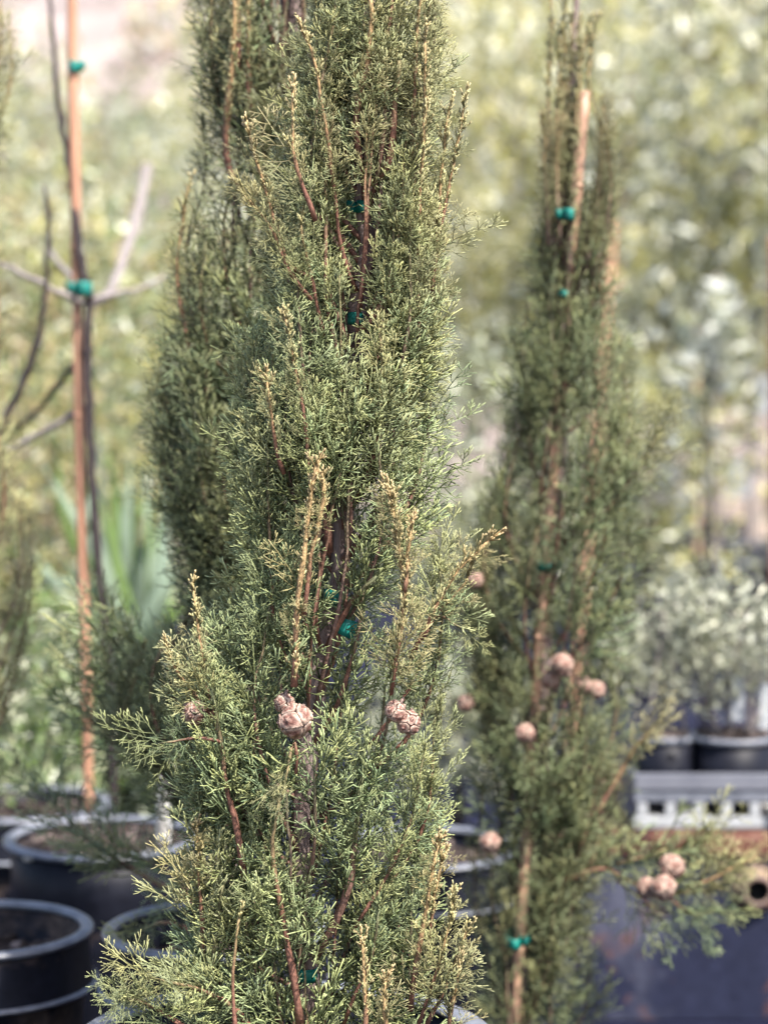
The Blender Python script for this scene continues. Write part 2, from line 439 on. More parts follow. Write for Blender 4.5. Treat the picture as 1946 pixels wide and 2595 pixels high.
class Cypress:
    """columnar cypress: trunk, ascending branches with their foliage, cones"""
    def __init__(s, name, D, axis_px, env_px, label, seed, hi):
        s.D, s.hi = D, hi
        s.g = np.random.default_rng(seed)
        s.axis = np.array([P(x, y, D) for x, y, w in axis_px])
        s.wid = np.array([w for _, _, w in axis_px]) / PXM(D) / 2
        o = np.argsort(s.axis[:, 2]); s.axis, s.wid = s.axis[o], s.wid[o]
        e = sorted([(P(l, y, D)[2], P(l, y, D)[0], P(r, y, D)[0]) for y, l, r in env_px])
        s.ez, s.el, s.er = (np.array([q[i] for q in e]) for i in range(3))
        base = s.axis[0]
        s.root = empty(name, base)
        tag(s.root, label, 'cypress')
        s.holes = []
        s.reach = 0.955 if hi else 0.97
        s.spikes = []
    def ax(s, z): return np.array((np.interp(z, s.axis[:, 2], s.axis[:, 0]), np.interp(z, s.axis[:, 2], s.axis[:, 1]), z))
    def half(s, z):
        l, r = np.interp(z, s.ez, s.el), np.interp(z, s.ez, s.er)
        c = 0.5 * (l + r)
        return c, max(0.5 * (r - l), 0.012)
    def e(s, p):
        c, h = s.half(p[2]); a = s.ax(p[2])
        return math.hypot((p[0] - c) / h, (p[1] - a[1]) / (h * 0.85 + 0.01))
    def trunk(s, mat):
        n = 60
        pts = smooth_path(s.axis, n)
        pts[:, :2] += s.g.normal(0, 0.0012, (n, 2))
        r = np.interp(pts[:, 2], s.axis[:, 2], s.wid) * (1 + 0.10 * s.g.normal(0, 1, n).clip(-1.5, 1.5))
        mb = MB(); mb.add(*tube(pts, r, 12)); return mb.build('trunk', mat, s.root)
    def hidden(s, p):
        """keeps the gaps through which the trunk shows"""
        for (q, rx, rz, pr) in s.holes:
            if p[1] < s.D + 0.004 and ((p[0] - q[0]) / rx) ** 2 + ((p[2] - q[2]) / rz) ** 2 < 1 and s.g.random() < pr: return True
        return False
    def branch(s, pts, r0, r1, gold0=0.0, gold1=0.15, spacing=0.017, size=(1.0, 0.5), start=0.12, stub_from=2.0, red=1.0, clip=True, tone=1.0, up=0.35, ang=(34, 62)):
        g = s.g
        n = max(8, int(np.linalg.norm(np.diff(pts, axis=0), axis=1).sum() / 0.02))
        p = smooth_path(pts, n)
        p += g.normal(0, 0.0010, p.shape) * np.linspace(0, 1, n)[:, None]
        t = np.linspace(0, 1, n)
        rad = (r0 + (r1 - r0) * t) * (1 + 0.16 * g.normal(0, 1, n).clip(-1.2, 2.0))
        V, F = tube(p, rad, 5)
        wood = WOOD * red + WOOD_GREY * (1 - red)
        k = np.repeat(np.clip((t - 0.45 + 0.6 * gold0) / 0.5, 0, 1), 5)[:, None]
        tipc = (GREEN_OLD_SHADE * 1.6) * (1 - min(1, gold1 * 1.4)) + (GOLD_OLD * 0.5 + GOLD_NEW * 0.5) * min(1, gold1 * 1.4)
        mb = MB(); mb.add(V, F, wood * (1 - k) + tipc * k)
        b = mb.build('branch', M['wood'], s.root)
        L = np.linalg.norm(np.diff(p, axis=0), axis=1).sum()
        fb = MB(); u = start; i = 0; roll = g.uniform(0, 6.28)
        protoL = SPRAY_L
        while u < 1.0:
            q = np.array([np.interp(u, t, p[:, w]) for w in range(3)])
            tan = unit(np.array([np.interp(min(u + .06, 1), t, p[:, w]) for w in range(3)]) - np.array([np.interp(max(u - .06, 0), t, p[:, w]) for w in range(3)]))
            stub = u > stub_from
            roll += 2.4 + g.normal(0, 0.4)
            a1 = unit(np.cross(tan, (0.2, 0.9, 0.31))); a2 = np.cross(tan, a1)
            nrm = math.cos(roll) * a1 + math.sin(roll) * a2
            c, h = s.half(q[2]); axp = s.ax(q[2])
            rad_out = np.array((q[0] - c, q[1] - axp[1], 0)); rl = np.linalg.norm(rad_out)
            if not stub and rl > 0.01: nrm = unit(nrm + 0.75 * rad_out / rl)
            a = R(g.uniform(*ang)) * (1 - 0.45 * u)
            if stub: a = R(g.uniform(10, 30))
            d = unit(tan * math.cos(a) + nrm * math.sin(a) + np.array((0, 0, up)))
            sc = (size[0] + (size[1] - size[0]) * u) * g.uniform(0.7, 1.2)
            gold = gold0 + (gold1 - gold0) * u
            u += (spacing * (0.30 if stub else 1.0)) * g.uniform(0.6, 1.4) / L
            if stub:
                pr = (STUB_HI if s.hi else STUB_LO); pr = pr[g.integers(len(pr))]
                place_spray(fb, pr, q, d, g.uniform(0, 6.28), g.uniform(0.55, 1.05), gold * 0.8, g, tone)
                if g.random() < 0.2 and u < 0.93:
                    pr = (SPRAY_HI if s.hi else SPRAY_LO)[g.integers(8)]
                    place_spray(fb, pr, q, unit(d + nrm * 0.35), g.uniform(0, 6.28), g.uniform(0.2, 0.36), gold * 0.6, g, tone)
                continue
            if clip:
                ok = False
                for _ in range(3):
                    if s.e(q + d * sc * protoL) < s.reach + g.uniform(-0.06, 0.12): ok = True; break
                    sc *= 0.72
                    d = unit(d + np.array((0, 0, 0.5)))
                if not ok: continue
            if any(s.hidden(q + d * sc * protoL * k_) for k_ in (0.25, 0.5, 0.8)): continue
            back = q[1] > s.D + 0.03
            pr = SPRAY_HI if (s.hi and not back) else SPRAY_LO
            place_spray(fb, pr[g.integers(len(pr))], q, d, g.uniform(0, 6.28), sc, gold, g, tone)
        # leading tip
        pr = (STUB_HI if s.hi else STUB_LO)
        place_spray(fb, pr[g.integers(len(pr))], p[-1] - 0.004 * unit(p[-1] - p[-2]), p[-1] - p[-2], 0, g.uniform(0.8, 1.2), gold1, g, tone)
        f = fb.build('foliage', M['needle'], b)
        f['kind'] = 'stuff'
        return b
    def fill(s, n, z0, z1, front=0.62, lens=(0.20, 0.40), spacing=0.017, size=(1.0, 0.5), golds=(0.0, 0.35), rf=(0.35, 0.95), tone=1.0, sides=0.0, back=False, ang=(34, 62)):
        g = s.g
        for i in range(n):
            z = z0 + (z1 - z0) * (i + g.uniform(0, 1)) / n
            phi = g.normal(-math.pi / 2, 0.85) if g.random() < front else g.uniform(0, 2 * math.pi)
            k = g.uniform(*rf) ** 0.75
            if back: phi = g.normal(math.pi / 2, 0.7); k = g.uniform(0.25, 0.8)
            if g.random() < sides:
                phi = g.normal(0 if g.random() < .5 else math.pi, 0.45) - 0.2; k = g.uniform(0.85, 1.0)
            L = g.uniform(*lens)
            pts = []
            tw = g.normal(0, 0.25)
            for u in np.linspace(0, 1, 7):
                zz = z + L * u
                a = s.ax(zz); c, h = s.half(zz)
                if zz > s.ez[-1]: h = min(h, 0.08)
                w = k * (1 - (1 - u) ** 3.2)
                ph = phi + tw * u
                tgt = np.array((c + h * 0.88 * math.cos(ph), a[1] + (h * 0.75) * math.sin(ph), zz))
                pts.append(a * (1 - w) + tgt * w)
            pts = np.array(pts)
            if sum(s.hidden(q) for q in pts[3:]) >= 3: continue
            s.branch(pts, g.uniform(0.0022, 0.0034), 0.0009, golds[0], g.uniform(*golds), spacing, size, tone=tone, ang=ang,
                     stub_from=g.choice([0.86, 0.92, 2.0], p=[.25, .35, .4]), red=g.uniform(0.2, 1))
    def line(s, px, dy, **kw):
        """a branch whose course can be followed in the photograph; dy = metres in front (-) or behind (+) the trunk"""
        n = len(px)
        dys = np.linspace(dy[0], dy[1], n) if isinstance(dy, tuple) else [dy] * n
        pts = np.array([P(x, y, s.D + q) for (x, y), q in zip(px, dys)])
        return s.branch(pts, **kw)

# ------------------------------------------------------------------ cones
def cone_meshes(seed, n=11, r=0.0165):
    g = np.random.default_rng(seed)
    i = np.arange(n) + 0.5
    th = np.arccos(1 - 2 * i / n); ph = math.pi * (1 + 5 ** 0.5) * i
    S = np.stack([np.sin(th) * np.cos(ph), np.sin(th) * np.sin(ph), np.cos(th)], -1)
    S += g.normal(0, 0.17, S.shape); S /= np.linalg.norm(S, axis=1, keepdims=True)
    off = g.normal(0, 0.05, n)
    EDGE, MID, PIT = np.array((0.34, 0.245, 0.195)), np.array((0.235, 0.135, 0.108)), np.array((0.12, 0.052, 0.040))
    out = []
    for a in range(n):
        c = S[a]; u = unit(np.cross(c, (0.3, 0.5, 0.81))); v = np.cross(c, u)
        m = 22; ring = []
        for q in range(m):
            t = 2 * math.pi * q / m; d = math.cos(t) * u + math.sin(t) * v
            lo, hi = 0.0, 1.4
            for _ in range(18):
                mid = (lo + hi) / 2
                x = c * math.cos(mid) + d * math.sin(mid)
                if np.argmax(S @ x + off) == a: lo = mid
                else: hi = mid
            ring.append((d, lo))
        gap = g.uniform(0.94, 0.99); lift = g.uniform(0.95, 1.06); tilt = unit(g.normal(0, 1, 3)) * 0.06
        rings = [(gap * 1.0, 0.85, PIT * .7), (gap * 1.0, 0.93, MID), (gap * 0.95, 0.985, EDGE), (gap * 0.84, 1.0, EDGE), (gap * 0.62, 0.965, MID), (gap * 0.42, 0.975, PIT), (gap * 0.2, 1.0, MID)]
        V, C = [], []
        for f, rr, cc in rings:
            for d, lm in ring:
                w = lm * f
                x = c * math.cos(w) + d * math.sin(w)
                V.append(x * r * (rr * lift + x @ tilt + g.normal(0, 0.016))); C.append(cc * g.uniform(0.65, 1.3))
        V.append(c * r * 1.12 * lift); C.append(EDGE)
        F = []
        for k in range(len(rings) - 1):
            for q in range(m):
                q2 = (q + 1) % m
                F += [(k * m + q, k * m + q2, (k + 1) * m + q2), (k * m + q, (k + 1) * m + q2, (k + 1) * m + q)]
        k = len(rings) - 1
        F += [(k * m + q, k * m + (q + 1) % m, len(V) - 1) for q in range(m)]
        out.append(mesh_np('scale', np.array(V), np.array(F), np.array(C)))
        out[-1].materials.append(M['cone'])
    pr = [(0.0001, -r * 0.88), (r * .5, -r * .72), (r * .8, -r * .35), (r * .88, 0), (r * .8, r * .35), (r * .5, r * .72), (0.0001, r * .88)]
    core = mesh_np('cone', *lathe(pr, 16))
    core.materials.append(M['cone_core'])
    return core, out
CONES = [cone_meshes(11), cone_meshes(23, 12), cone_meshes(37, 14)]

def put_cone(tree, loc, size, rot, var=0, with_scales=True):
    core, scales = CONES[var]
    c = bpy.data.objects.new('cone', core); COL.objects.link(c)
    c.parent = tree
    c.location = Vector(loc) - tree.location
    c.rotation_euler = rot; c.scale = (size, size, size * 1.04)
    for me in scales:
        o = bpy.data.objects.new('scale', me); COL.objects.link(o); o.parent = c
    # stalk
    d = Matrix.Rotation(rot[2], 3, 'Z') @ Matrix.Rotation(rot[1], 3, 'Y') @ Matrix.Rotation(rot[0], 3, 'X') @ Vector((0, 0, 1))
    a = np.array(loc) + np.array(d) * 0.014 * size
    b = a + np.array(d) * 0.005 + np.array((0, 0.028, -0.004))
    mb = MB(); mb.add(*tube(smooth_path([a, a + np.array(d) * 0.004 + np.array((0, .008, 0)), b], 6), 0.0016, 6), WOOD_GREY)
    mb.build('cone_stalk', M['wood'], tree)

# ------------------------------------------------------------------ plastic ties
def tie(px, py, d, w_px, h_px, label, depth=0.02, tail=True, tilt=0.0, parent_group='green plastic ties on the young trees'):
    p = P(px, py, d); k = PXM(d); w = w_px / k / 2; h = h_px / k / 2
    root = empty('plant_tie', p); root.rotation_euler = (0, tilt, 0)
    tag(root, label, 'plant tie', parent_group)
    n = 28; a = np.arange(n) * 2 * math.pi / n
    r = 1 + 0.05 * np.sin(3 * a + px)
    V = []
    for zz, rr in ((-h, 0.98), (-h * 0.3, 1.03), (h * 0.4, 1.0), (h, 0.97)):
        V += [(w * rr * q * math.cos(t), depth * rr * q * math.sin(t), zz + 0.06 * h * math.sin(2 * t)) for t, q in zip(a, r)]
    F = [(i * n + j, i * n + (j + 1) % n, (i + 1) * n + (j + 1) % n, (i + 1) * n + j) for i in range(3) for j in range(n)]
    me = mesh_np('band', np.array(V), np.array(F))
    b = link('band', me, M['tie'], root, False)
    sm = b.modifiers.new('thickness', 'SOLIDIFY'); sm.thickness = 0.0006
    if tail:
        s = -1 if px % 2 else 1
        pts = np.array([(s * w * 0.9, -depth * 0.4, 0), (s * w * 1.4, -depth * 0.6, 0.15 * h), (s * w * 1.9, -depth * 0.3, 0.35 * h)])
        V = []
        for q in pts:
            V += [q + (0, 0, h * .8), q - (0, 0, h * .8)]
        V = np.array(V); F = [(0, 1, 3, 2), (2, 3, 5, 4)]
        t = link('tail', mesh_np('tail', V, np.array(F)), M['tie'], root, False)
        sm = t.modifiers.new('thickness', 'SOLIDIFY'); sm.thickness = 0.0006
    return root

# ================================================================== centre cypress
DM = 2.23
main = Cypress('cypress_tree', DM,
    [(930, -260, 20), (940, 0, 26), (930, 150, 30), (912, 290, 36), (925, 420, 42), (925, 525, 46), (930, 640, 46), (910, 740, 46), (905, 810, 48), (913, 860, 48), (890, 1000, 48), (875, 1200, 50),
     (870, 1360, 56), (862, 1440, 56), (835, 1600, 54), (815, 1680, 52), (780, 1900, 52), (765, 2060, 52), (768, 2250, 54), (775, 2400, 54), (778, 2560, 56), (776, 2720, 60), (774, 2860, 70)],
    [(-330, 850, 1010), (-150, 800, 1100), (0, 775, 1140), (100, 755, 1142), (200, 732, 1148), (300, 705, 1152), (400, 665, 1150), (500, 640, 1150), (600, 625, 1152), (750, 600, 1156), (900, 590, 1160),
     (1000, 575, 1162), (1100, 562, 1162), (1200, 560, 1157), (1300, 562, 1152), (1400, 562, 1150), (1500, 535, 1152), (1600, 485, 1158), (1700, 450, 1160), (1800, 430, 1150),
     (1900, 430, 1148), (2000, 440, 1135), (2100, 455, 1130), (2200, 440, 1112), (2300, 432, 1100), (2400, 430, 1110), (2500, 400, 1130), (2600, 380, 1150), (2760, 520, 1050)],
    'tall columnar cypress in sharp focus at the centre, brown cones among its green sprays', 21, True)
main.trunk(M['bark'])
for (x, y, rx, ry, pr) in [(925, 540, 70, 74, .97), (912, 690, 50, 90, .9), (906, 805, 62, 56, .97), (866, 1390, 74, 120, .97), (882, 1592, 58, 54, .98), (850, 1510, 40, 40, .7), (768, 2020, 54, 105, .88), (752, 1828, 46, 50, 1.0),
                           (775, 2450, 66, 72, .96), (905, 330, 30, 90, .7), (990, 380, 34, 100, .7), (820, 1680, 30, 60, .6), (1005, 1806, 30, 30, .95), (1036, 1834, 26, 30, .9), (484, 1803, 26, 30, .95), (780, 2230, 34, 80, .5)]:
    main.holes.append((P(x, y, DM), rx / PXM(DM), ry / PXM(DM), pr))
zt, zb = P(0, -260, DM)[2], P(0, 2640, DM)[2]
zm = P(0, 1150, DM)[2]
main.fill(48, zb - 0.16, zm - 0.06, front=0.68, lens=(0.18, 0.34), spacing=0.0225, size=(1.08, 0.62), golds=(0.0, 0.22), sides=0.3)
main.fill(45, zm - 0.12, zt - 0.25, front=0.68, lens=(0.18, 0.36), spacing=0.0165, size=(0.72, 0.42), golds=(0.12, 0.62), sides=0.3, ang=(26, 52))
main.fill(15, zb - 0.16, zt - 0.25, front=0.66, lens=(0.2, 0.36), spacing=0.022, size=(1.0, 0.55), golds=(0.0, 0.2), back=True)
# branches one can follow
W = dict(r0=0.0024, r1=0.0011)
main.line([(905, 740), (872, 660), (855, 560), (845, 470), (835, 380), (800, 170), (772, 80)], (-0.02, -0.085), gold0=0.1, gold1=0.75, stub_from=0.72, size=(0.7, 0.4), start=0.3, spacing=0.02, **W)
main.line([(780, 700), (735, 680), (690, 540), (632, 335)], (-0.06, -0.085), gold0=0.2, gold1=0.85, stub_from=0.35, size=(0.6, 0.35), clip=False, **W)
main.line([(790, 760), (735, 690), (680, 570), (607, 478)], (-0.06, -0.09), gold0=0.1, gold1=0.55, stub_from=0.8, size=(0.55, 0.4), clip=False, spacing=0.013, **W)
main.line([(800, 560), (780, 500), (747, 400), (742, 228)], (-0.08, -0.10), gold0=0.25, gold1=0.85, stub_from=0.45, size=(0.6, 0.4), clip=False, **W)
main.line([(940, 470), (908, 400), (905, 280), (932, 150), (940, -20)], (-0.02, -0.07), gold0=0.15, gold1=0.7, stub_from=0.55, size=(0.5, 0.4), start=0.5, spacing=0.025, red=1.0, r0=0.0042, r1=0.002)
main.line([(945, 460), (985, 420), (1000, 280), (1010, 150)], (-0.02, -0.06), gold0=0.0, gold1=0.3, size=(0.5, 0.4), start=0.5, spacing=0.03, red=1.0, r0=0.0042, r1=0.002)
main.line([(1090, 700), (1120, 560), (1160, 360), (1182, 255)], (-0.02, -0.04), gold0=0.3, gold1=0.6, stub_from=0.3, size=(0.5, 0.35), clip=False, r0=0.0024, r1=0.001)
main.line([(1060, 900), (1062, 600), (1075, 300), (1078, 100)], (-0.03, -0.08), gold0=0.35, gold1=0.7, stub_from=0.15, size=(0.5, 0.4), clip=False, **W)
main.line([(1090, 800), (1108, 600), (1125, 380), (1130, 280)], (-0.02, -0.05), gold0=0.35, gold1=0.6, stub_from=0.2, size=(0.5, 0.4), **W)
main.line([(1040, 420), (1050, 250), (1060, 60), (1060, -60)], (-0.03, -0.07), gold0=0.2, gold1=0.6, stub_from=0.4, size=(0.6, 0.4), **W)
main.line([(910, 840), (950, 800), (985, 730), (1003, 690)], (-0.03, -0.06), gold0=0.0, gold1=0.2, start=0.6, size=(0.5, 0.4), spacing=0.03, r0=0.0042, r1=0.002)
main.line([(820, 850), (800, 760), (775, 640), (760, 560)], (-0.04, -0.08), gold0=0.0, gold1=0.5, start=0.4, size=(0.6, 0.4), stub_from=0.8, **W)
main.line([(790, 1240), (765, 1010), (740, 900), (722, 800)], (-0.08, -0.105), gold0=0.0, gold1=0.6, start=0.1, clip=False, spacing=0.012, size=(0.5, 0.3), stub_from=0.6, **W)
main.line([(720, 1200), (703, 1150), (690, 1060), (676, 962)], (-0.075, -0.095), clip=False, start=0.02, gold0=0.2, gold1=0.8, stub_from=0.3, size=(0.5, 0.35), **W)
main.line([(745, 1740), (752, 1560), (768, 1420), (785, 1290), (802, 1182)], (-0.10, -0.125), gold0=0.7, gold1=0.95, stub_from=0.0, start=0.02, size=(0.5, 0.35), r0=0.0034, r1=0.0018)
main.line([(770, 1560), (790, 1400), (815, 1280), (818, 1210)], (-0.10, -0.12), clip=False, gold0=0.4, gold1=0.9, stub_from=0.3, size=(0.5, 0.35), r0=0.003, r1=0.0018)
main.line([(990, 1760), (1000, 1690), (1026, 1530), (1014, 1400), (985, 1240)], (-0.085, -0.118), clip=False, spacing=0.008, start=0.02, gold0=0.4, gold1=0.9, stub_from=0.3, size=(0.5, 0.3), r0=0.0028, r1=0.0013)
main.line([(1026, 1500), (1034, 1420), (1040, 1340)], (-0.11, -0.112), gold0=0.7, gold1=1.0, stub_from=0.1, clip=False, r0=0.0022, r1=0.0014)
main.line([(1040, 1670), (1065, 1620), (1130, 1490), (1240, 1366)], (-0.05, -0.07), gold0=0.3, gold1=0.95, stub_from=0.4, size=(0.4, 0.3), start=0.25, clip=False, spacing=0.014, r0=0.0027, r1=0.0012)
main.line([(1100, 1560), (1170, 1490), (1190, 1440)], (-0.055, -0.06), gold0=0.2, gold1=0.7, stub_from=0.5, size=(0.5, 0.35), clip=False, r0=0.002, r1=0.001)
main.line([(1070, 1620), (1110, 1560), (1165, 1590)], (-0.06, -0.07), gold0=0.0, gold1=0.2, size=(0.5, 0.45), clip=False, r0=0.002, r1=0.001)
main.line([(870, 1420), (920, 1370), (980, 1290), (1025, 1225)], (-0.02, -0.05), gold0=0.0, gold1=0.1, start=0.7, size=(0.5, 0.4), spacing=0.03, r0=0.0048, r1=0.0026, red=0.8)
main.line([(830, 1640), (870, 1560), (910, 1505), (952, 1460)], (-0.03, -0.065), gold0=0.0, gold1=0.1, start=0.75, size=(0.5, 0.4), spacing=0.03, r0=0.004, r1=0.0022)
main.line([(835, 1400), (825, 1290), (815, 1160), (800, 1060)], (-0.04, -0.06), gold0=0.0, gold1=0.2, start=0.5, size=(0.6, 0.45), spacing=0.025, r0=0.0038, r1=0.002)
main.line([(560, 1900), (525, 1750), (508, 1640), (490, 1492)], (-0.05, -0.07), gold0=0.1, gold1=0.7, stub_from=0.6, size=(0.6, 0.4), clip=False, **W)
main.line([(560, 1850), (520, 1790), (460, 1720), (422, 1642)], (-0.05, -0.07), gold0=0.2, gold1=0.75, stub_from=0.5, size=(0.55, 0.4), clip=False, spacing=0.013, **W)
main.line([(620, 2230), (600, 2100), (572, 1980), (555, 1830), (540, 1740)], (-0.07, -0.09), gold0=0.0, gold1=0.1, start=0.25, size=(1.0, 0.7), spacing=0.014, r0=0.004, r1=0.0016)
main.line([(560, 1880), (500, 1868), (440, 1880), (392, 1886)], (-0.085, -0.09), gold0=0.0, gold1=0.1, start=0.2, size=(0.62, 0.5), clip=False, spacing=0.012, r0=0.002, r1=0.001, up=-0.1)
main.line([(762, 2600), (745, 2480), (718, 2330), (690, 2150), (712, 2020)], (-0.07, -0.105), gold0=0.0, gold1=0.35, start=0.2, size=(0.8, 0.5), spacing=0.02, r0=0.0042, r1=0.0016)
main.line([(800, 2430), (835, 2365), (880, 2260), (905, 2060), (925, 1950)], (-0.03, -0.08), gold0=0.0, gold1=0.1, start=0.35, size=(0.85, 0.6), spacing=0.018, r0=0.0050, r1=0.0022, red=0.6)
main.line([(870, 2600), (900, 2520), (940, 2430), (960, 2300)], (-0.05, -0.09), gold0=0.0, gold1=0.1, start=0.4, size=(0.8, 0.5), spacing=0.02, **W)
main.line([(660, 2640), (600, 2560), (520, 2510), (460, 2492), (370, 2480)], (-0.06, -0.13), gold0=0.05, gold1=0.3, start=0.12, size=(0.8, 0.5), spacing=0.010, clip=False, r0=0.0036, r1=0.0012, up=0.1, ang=(30, 60))
main.line([(520, 2640), (420, 2570), (360, 2540), (320, 2530)], (-0.10, -0.15), gold0=0.0, gold1=0.2, start=0.05, size=(0.7, 0.45), spacing=0.010, clip=False, r0=0.003, r1=0.0012, up=0.1)
main.line([(1040, 2560), (1050, 2470), (1080, 2300), (1106, 2140)], (-0.06, -0.09), gold0=0.4, gold1=0.95, stub_from=0.2, size=(0.6, 0.4), clip=False, r0=0.0038, r1=0.0016)
main.line([(1085, 2400), (1100, 2280), (1122, 2180)], (-0.07, -0.08), gold0=0.5, gold1=0.9, stub_from=0.1, clip=False, r0=0.0022, r1=0.0012)
main.line([(1060, 2600), (1095, 2500), (1125, 2400), (1152, 2275)], (-0.08, -0.10), gold0=0.3, gold1=0.65, stub_from=0.45, size=(0.6, 0.45), spacing=0.011, clip=False, **W)
main.line([(1080, 2600), (1130, 2500), (1182, 2362)], (-0.09, -0.11), gold0=0.2, gold1=0.6, stub_from=0.55, size=(0.55, 0.4), spacing=0.011, clip=False, **W)
main.line([(1130, 2640), (1140, 2580), (1166, 2445)], (-0.09, -0.11), gold0=0.4, gold1=0.8, stub_from=0.2, size=(0.5, 0.4), clip=False, r0=0.0026, r1=0.0014)
main.line([(920, 2680), (928, 2560), (914, 2372)], (-0.12, -0.13), gold0=0.4, gold1=0.9, stub_from=0.2, size=(0.6, 0.4), clip=False, r0=0.003, r1=0.0014)
main.line([(985, 2680), (975, 2580), (974, 2482)], (-0.12, -0.13), gold0=0.5, gold1=0.95, stub_from=0.1, clip=False, r0=0.003, r1=0.0014)
main.line([(515, 2420), (510, 2300), (505, 2200), (502, 2112)], (-0.06, -0.07), gold0=0.15, gold1=0.8, stub_from=0.6, size=(0.75, 0.45), spacing=0.011, clip=False, **W)
main.line([(600, 2640), (590, 2520), (600, 2400), (606, 2330)], (-0.11, -0.12), gold0=0.1, gold1=0.5, size=(0.8, 0.5), spacing=0.012, **W)
main.line([(750, 1960), (752, 1910), (745, 1880), (732, 1930), (725, 1985)], (-0.11, -0.13), gold0=0.3, gold1=0.35, size=(0.45, 0.45), spacing=0.008, clip=False, r0=0.002, r1=0.001, up=-0.3)
main.line([(940, 1960), (1040, 1860), (1100, 1720), (1122, 1560), (1120, 1440)], (-0.02, -0.05), gold0=0.0, gold1=0.2, start=0.15, size=(0.9, 0.55), spacing=0.010, **W)
main.line([(930, 1900), (1030, 1760), (1085, 1620), (1100, 1480)], (-0.05, -0.03), gold0=0.0, gold1=0.25, start=0.2, size=(0.85, 0.5), spacing=0.011, **W)
main.line([(930, 2300), (1030, 2180), (1085, 2050), (1100, 1900), (1105, 1800)], (-0.02, -0.05), gold0=0.0, gold1=0.2, start=0.15, size=(0.9, 0.55), spacing=0.010, **W)
main.line([(900, 2350), (990, 2200), (1050, 2050), (1075, 1900)], (-0.06, -0.07), gold0=0.0, gold1=0.2, start=0.2, size=(0.9, 0.55), spacing=0.011, **W)
# cones of the centre cypress
put_cone(main.root, P(750, 1828, DM - 0.112), 1.0, (0.5, 0.25, 0.4), 0)
put_cone(main.root, P(722, 1783, DM - 0.085), 0.62, (0.2, -0.3, 1.3), 1)
put_cone(main.root, P(492, 1806, DM - 0.07), 0.74, (0.4, -0.5, 2.0), 2)
put_cone(main.root, P(1003, 1803, DM - 0.095), 0.66, (0.3, 0.5, 0.9), 1)
put_cone(main.root, P(1036, 1832, DM - 0.095), 0.70, (0.7, 0.2, 2.6), 2)
tie(925, 526, DM, 49, 32, 'teal tie round the upper trunk of the centre cypress', 0.014, True)
tie(905, 808, DM, 50, 32, 'teal tie below the second fork of the centre cypress trunk', 0.0125, False)
tie(846, 1512, DM, 52, 40, 'dim teal tie behind sprays on the middle trunk of the centre cypress', 0.014, False)
tie(880, 1592, DM - 0.035, 44, 42, 'bright teal tie end halfway up the centre cypress, above the largest cone', 0.005, False, 0.35)
tie(776, 2466, DM, 58, 34, 'teal tie low on the centre cypress trunk near the pot', 0.014, False)

# ================================================================== left cypress behind
DL = 2.66
left = Cypress('cypress_tree', DL,
    [(745, -220, 40), (742, 0, 62), (735, 200, 56), (720, 420, 52), (690, 800, 52), (650, 1300, 54), (600, 1900, 58), (560, 2345, 62), (548, 2470, 70)],
    [(-400, 640, 800), (-200, 540, 900), (0, 468, 960), (150, 478, 960), (250, 484, 955), (450, 490, 950), (550, 440, 940), (700, 415, 930), (900, 370, 910), (1100, 348, 900), (1250, 368, 880), (1350, 415, 860),
     (1450, 475, 840), (1550, 430, 830), (1650, 300, 800), (1800, 240, 780), (1900, 270, 780), (2050, 380, 760), (2200, 420, 740), (2350, 450, 700)],
    'dark green columnar cypress half hidden behind the centre one on its left', 33, False)
left.trunk(M['bark'])
left.holes.append((P(738, 60, DL), 45 / PXM(DL), 150 / PXM(DL), .9))
left.holes.append((P(560, 470, DL), 50 / PXM(DL), 90 / PXM(DL), .8))
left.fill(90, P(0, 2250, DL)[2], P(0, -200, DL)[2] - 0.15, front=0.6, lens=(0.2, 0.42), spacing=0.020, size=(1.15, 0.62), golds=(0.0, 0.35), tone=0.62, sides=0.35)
left.line([(640, 520), (580, 430), (575, 300), (590, 150), (598, -30)], (-0.05, -0.10), gold0=0.3, gold1=0.75, stub_from=0.35, size=(0.5, 0.4), red=1, r0=0.0048, r1=0.002)
left.line([(600, 200), (602, 100), (600, -40)], (-0.06, -0.08), gold0=0.0, gold1=0.2, stub_from=0.2, red=1, r0=0.005, r1=0.004)
left.line([(640, 330), (630, 200), (632, 0), (630, -60)], (-0.06, -0.08), gold0=0.3, gold1=0.55, stub_from=0.4, size=(0.6, 0.4), r0=0.0036, r1=0.002)
left.line([(480, 900), (450, 700), (465, 560), (478, 470)], (-0.02, -0.04), gold0=0.3, gold1=0.6, stub_from=0.6, size=(0.5, 0.35), r0=0.003, r1=0.0014)
left.line([(640, 1600), (560, 1470), (480, 1370), (420, 1290)], (-0.0, -0.03), gold0=0.0, gold1=0.1, start=0.6, size=(0.6, 0.5), clip=False, red=0.2, r0=0.004, r1=0.002)
left.line([(600, 2080), (470, 1985), (370, 1920), (265, 1868)], (0.0, 0.06), gold0=0.0, gold1=0.1, start=0.35, size=(1.2, 0.9), clip=False, spacing=0.013, r0=0.0046, r1=0.0022, up=0.5)
left.line([(560, 2000), (420, 1870), (330, 1780), (240, 1760)], (0.02, 0.08), gold0=0.0, gold1=0.2, start=0.3, size=(1.3, 0.9), clip=False, spacing=0.012, r0=0.004, r1=0.002, up=0.3)
left.line([(560, 1900), (450, 1750), (350, 1690), (300, 1640)], (0.0, 0.06), gold0=0.0, gold1=0.2, start=0.2, size=(1.3, 0.9), clip=False, spacing=0.012, r0=0.004, r1=0.002, up=0.4)
left.line([(520, 2300), (330, 2200), (220, 2120), (110, 2010)], (0.05, 0.16), gold0=0.0, gold1=0.1, start=0.3, size=(1.2, 0.9), clip=False, spacing=0.016, r0=0.0046, r1=0.002, up=0.4)
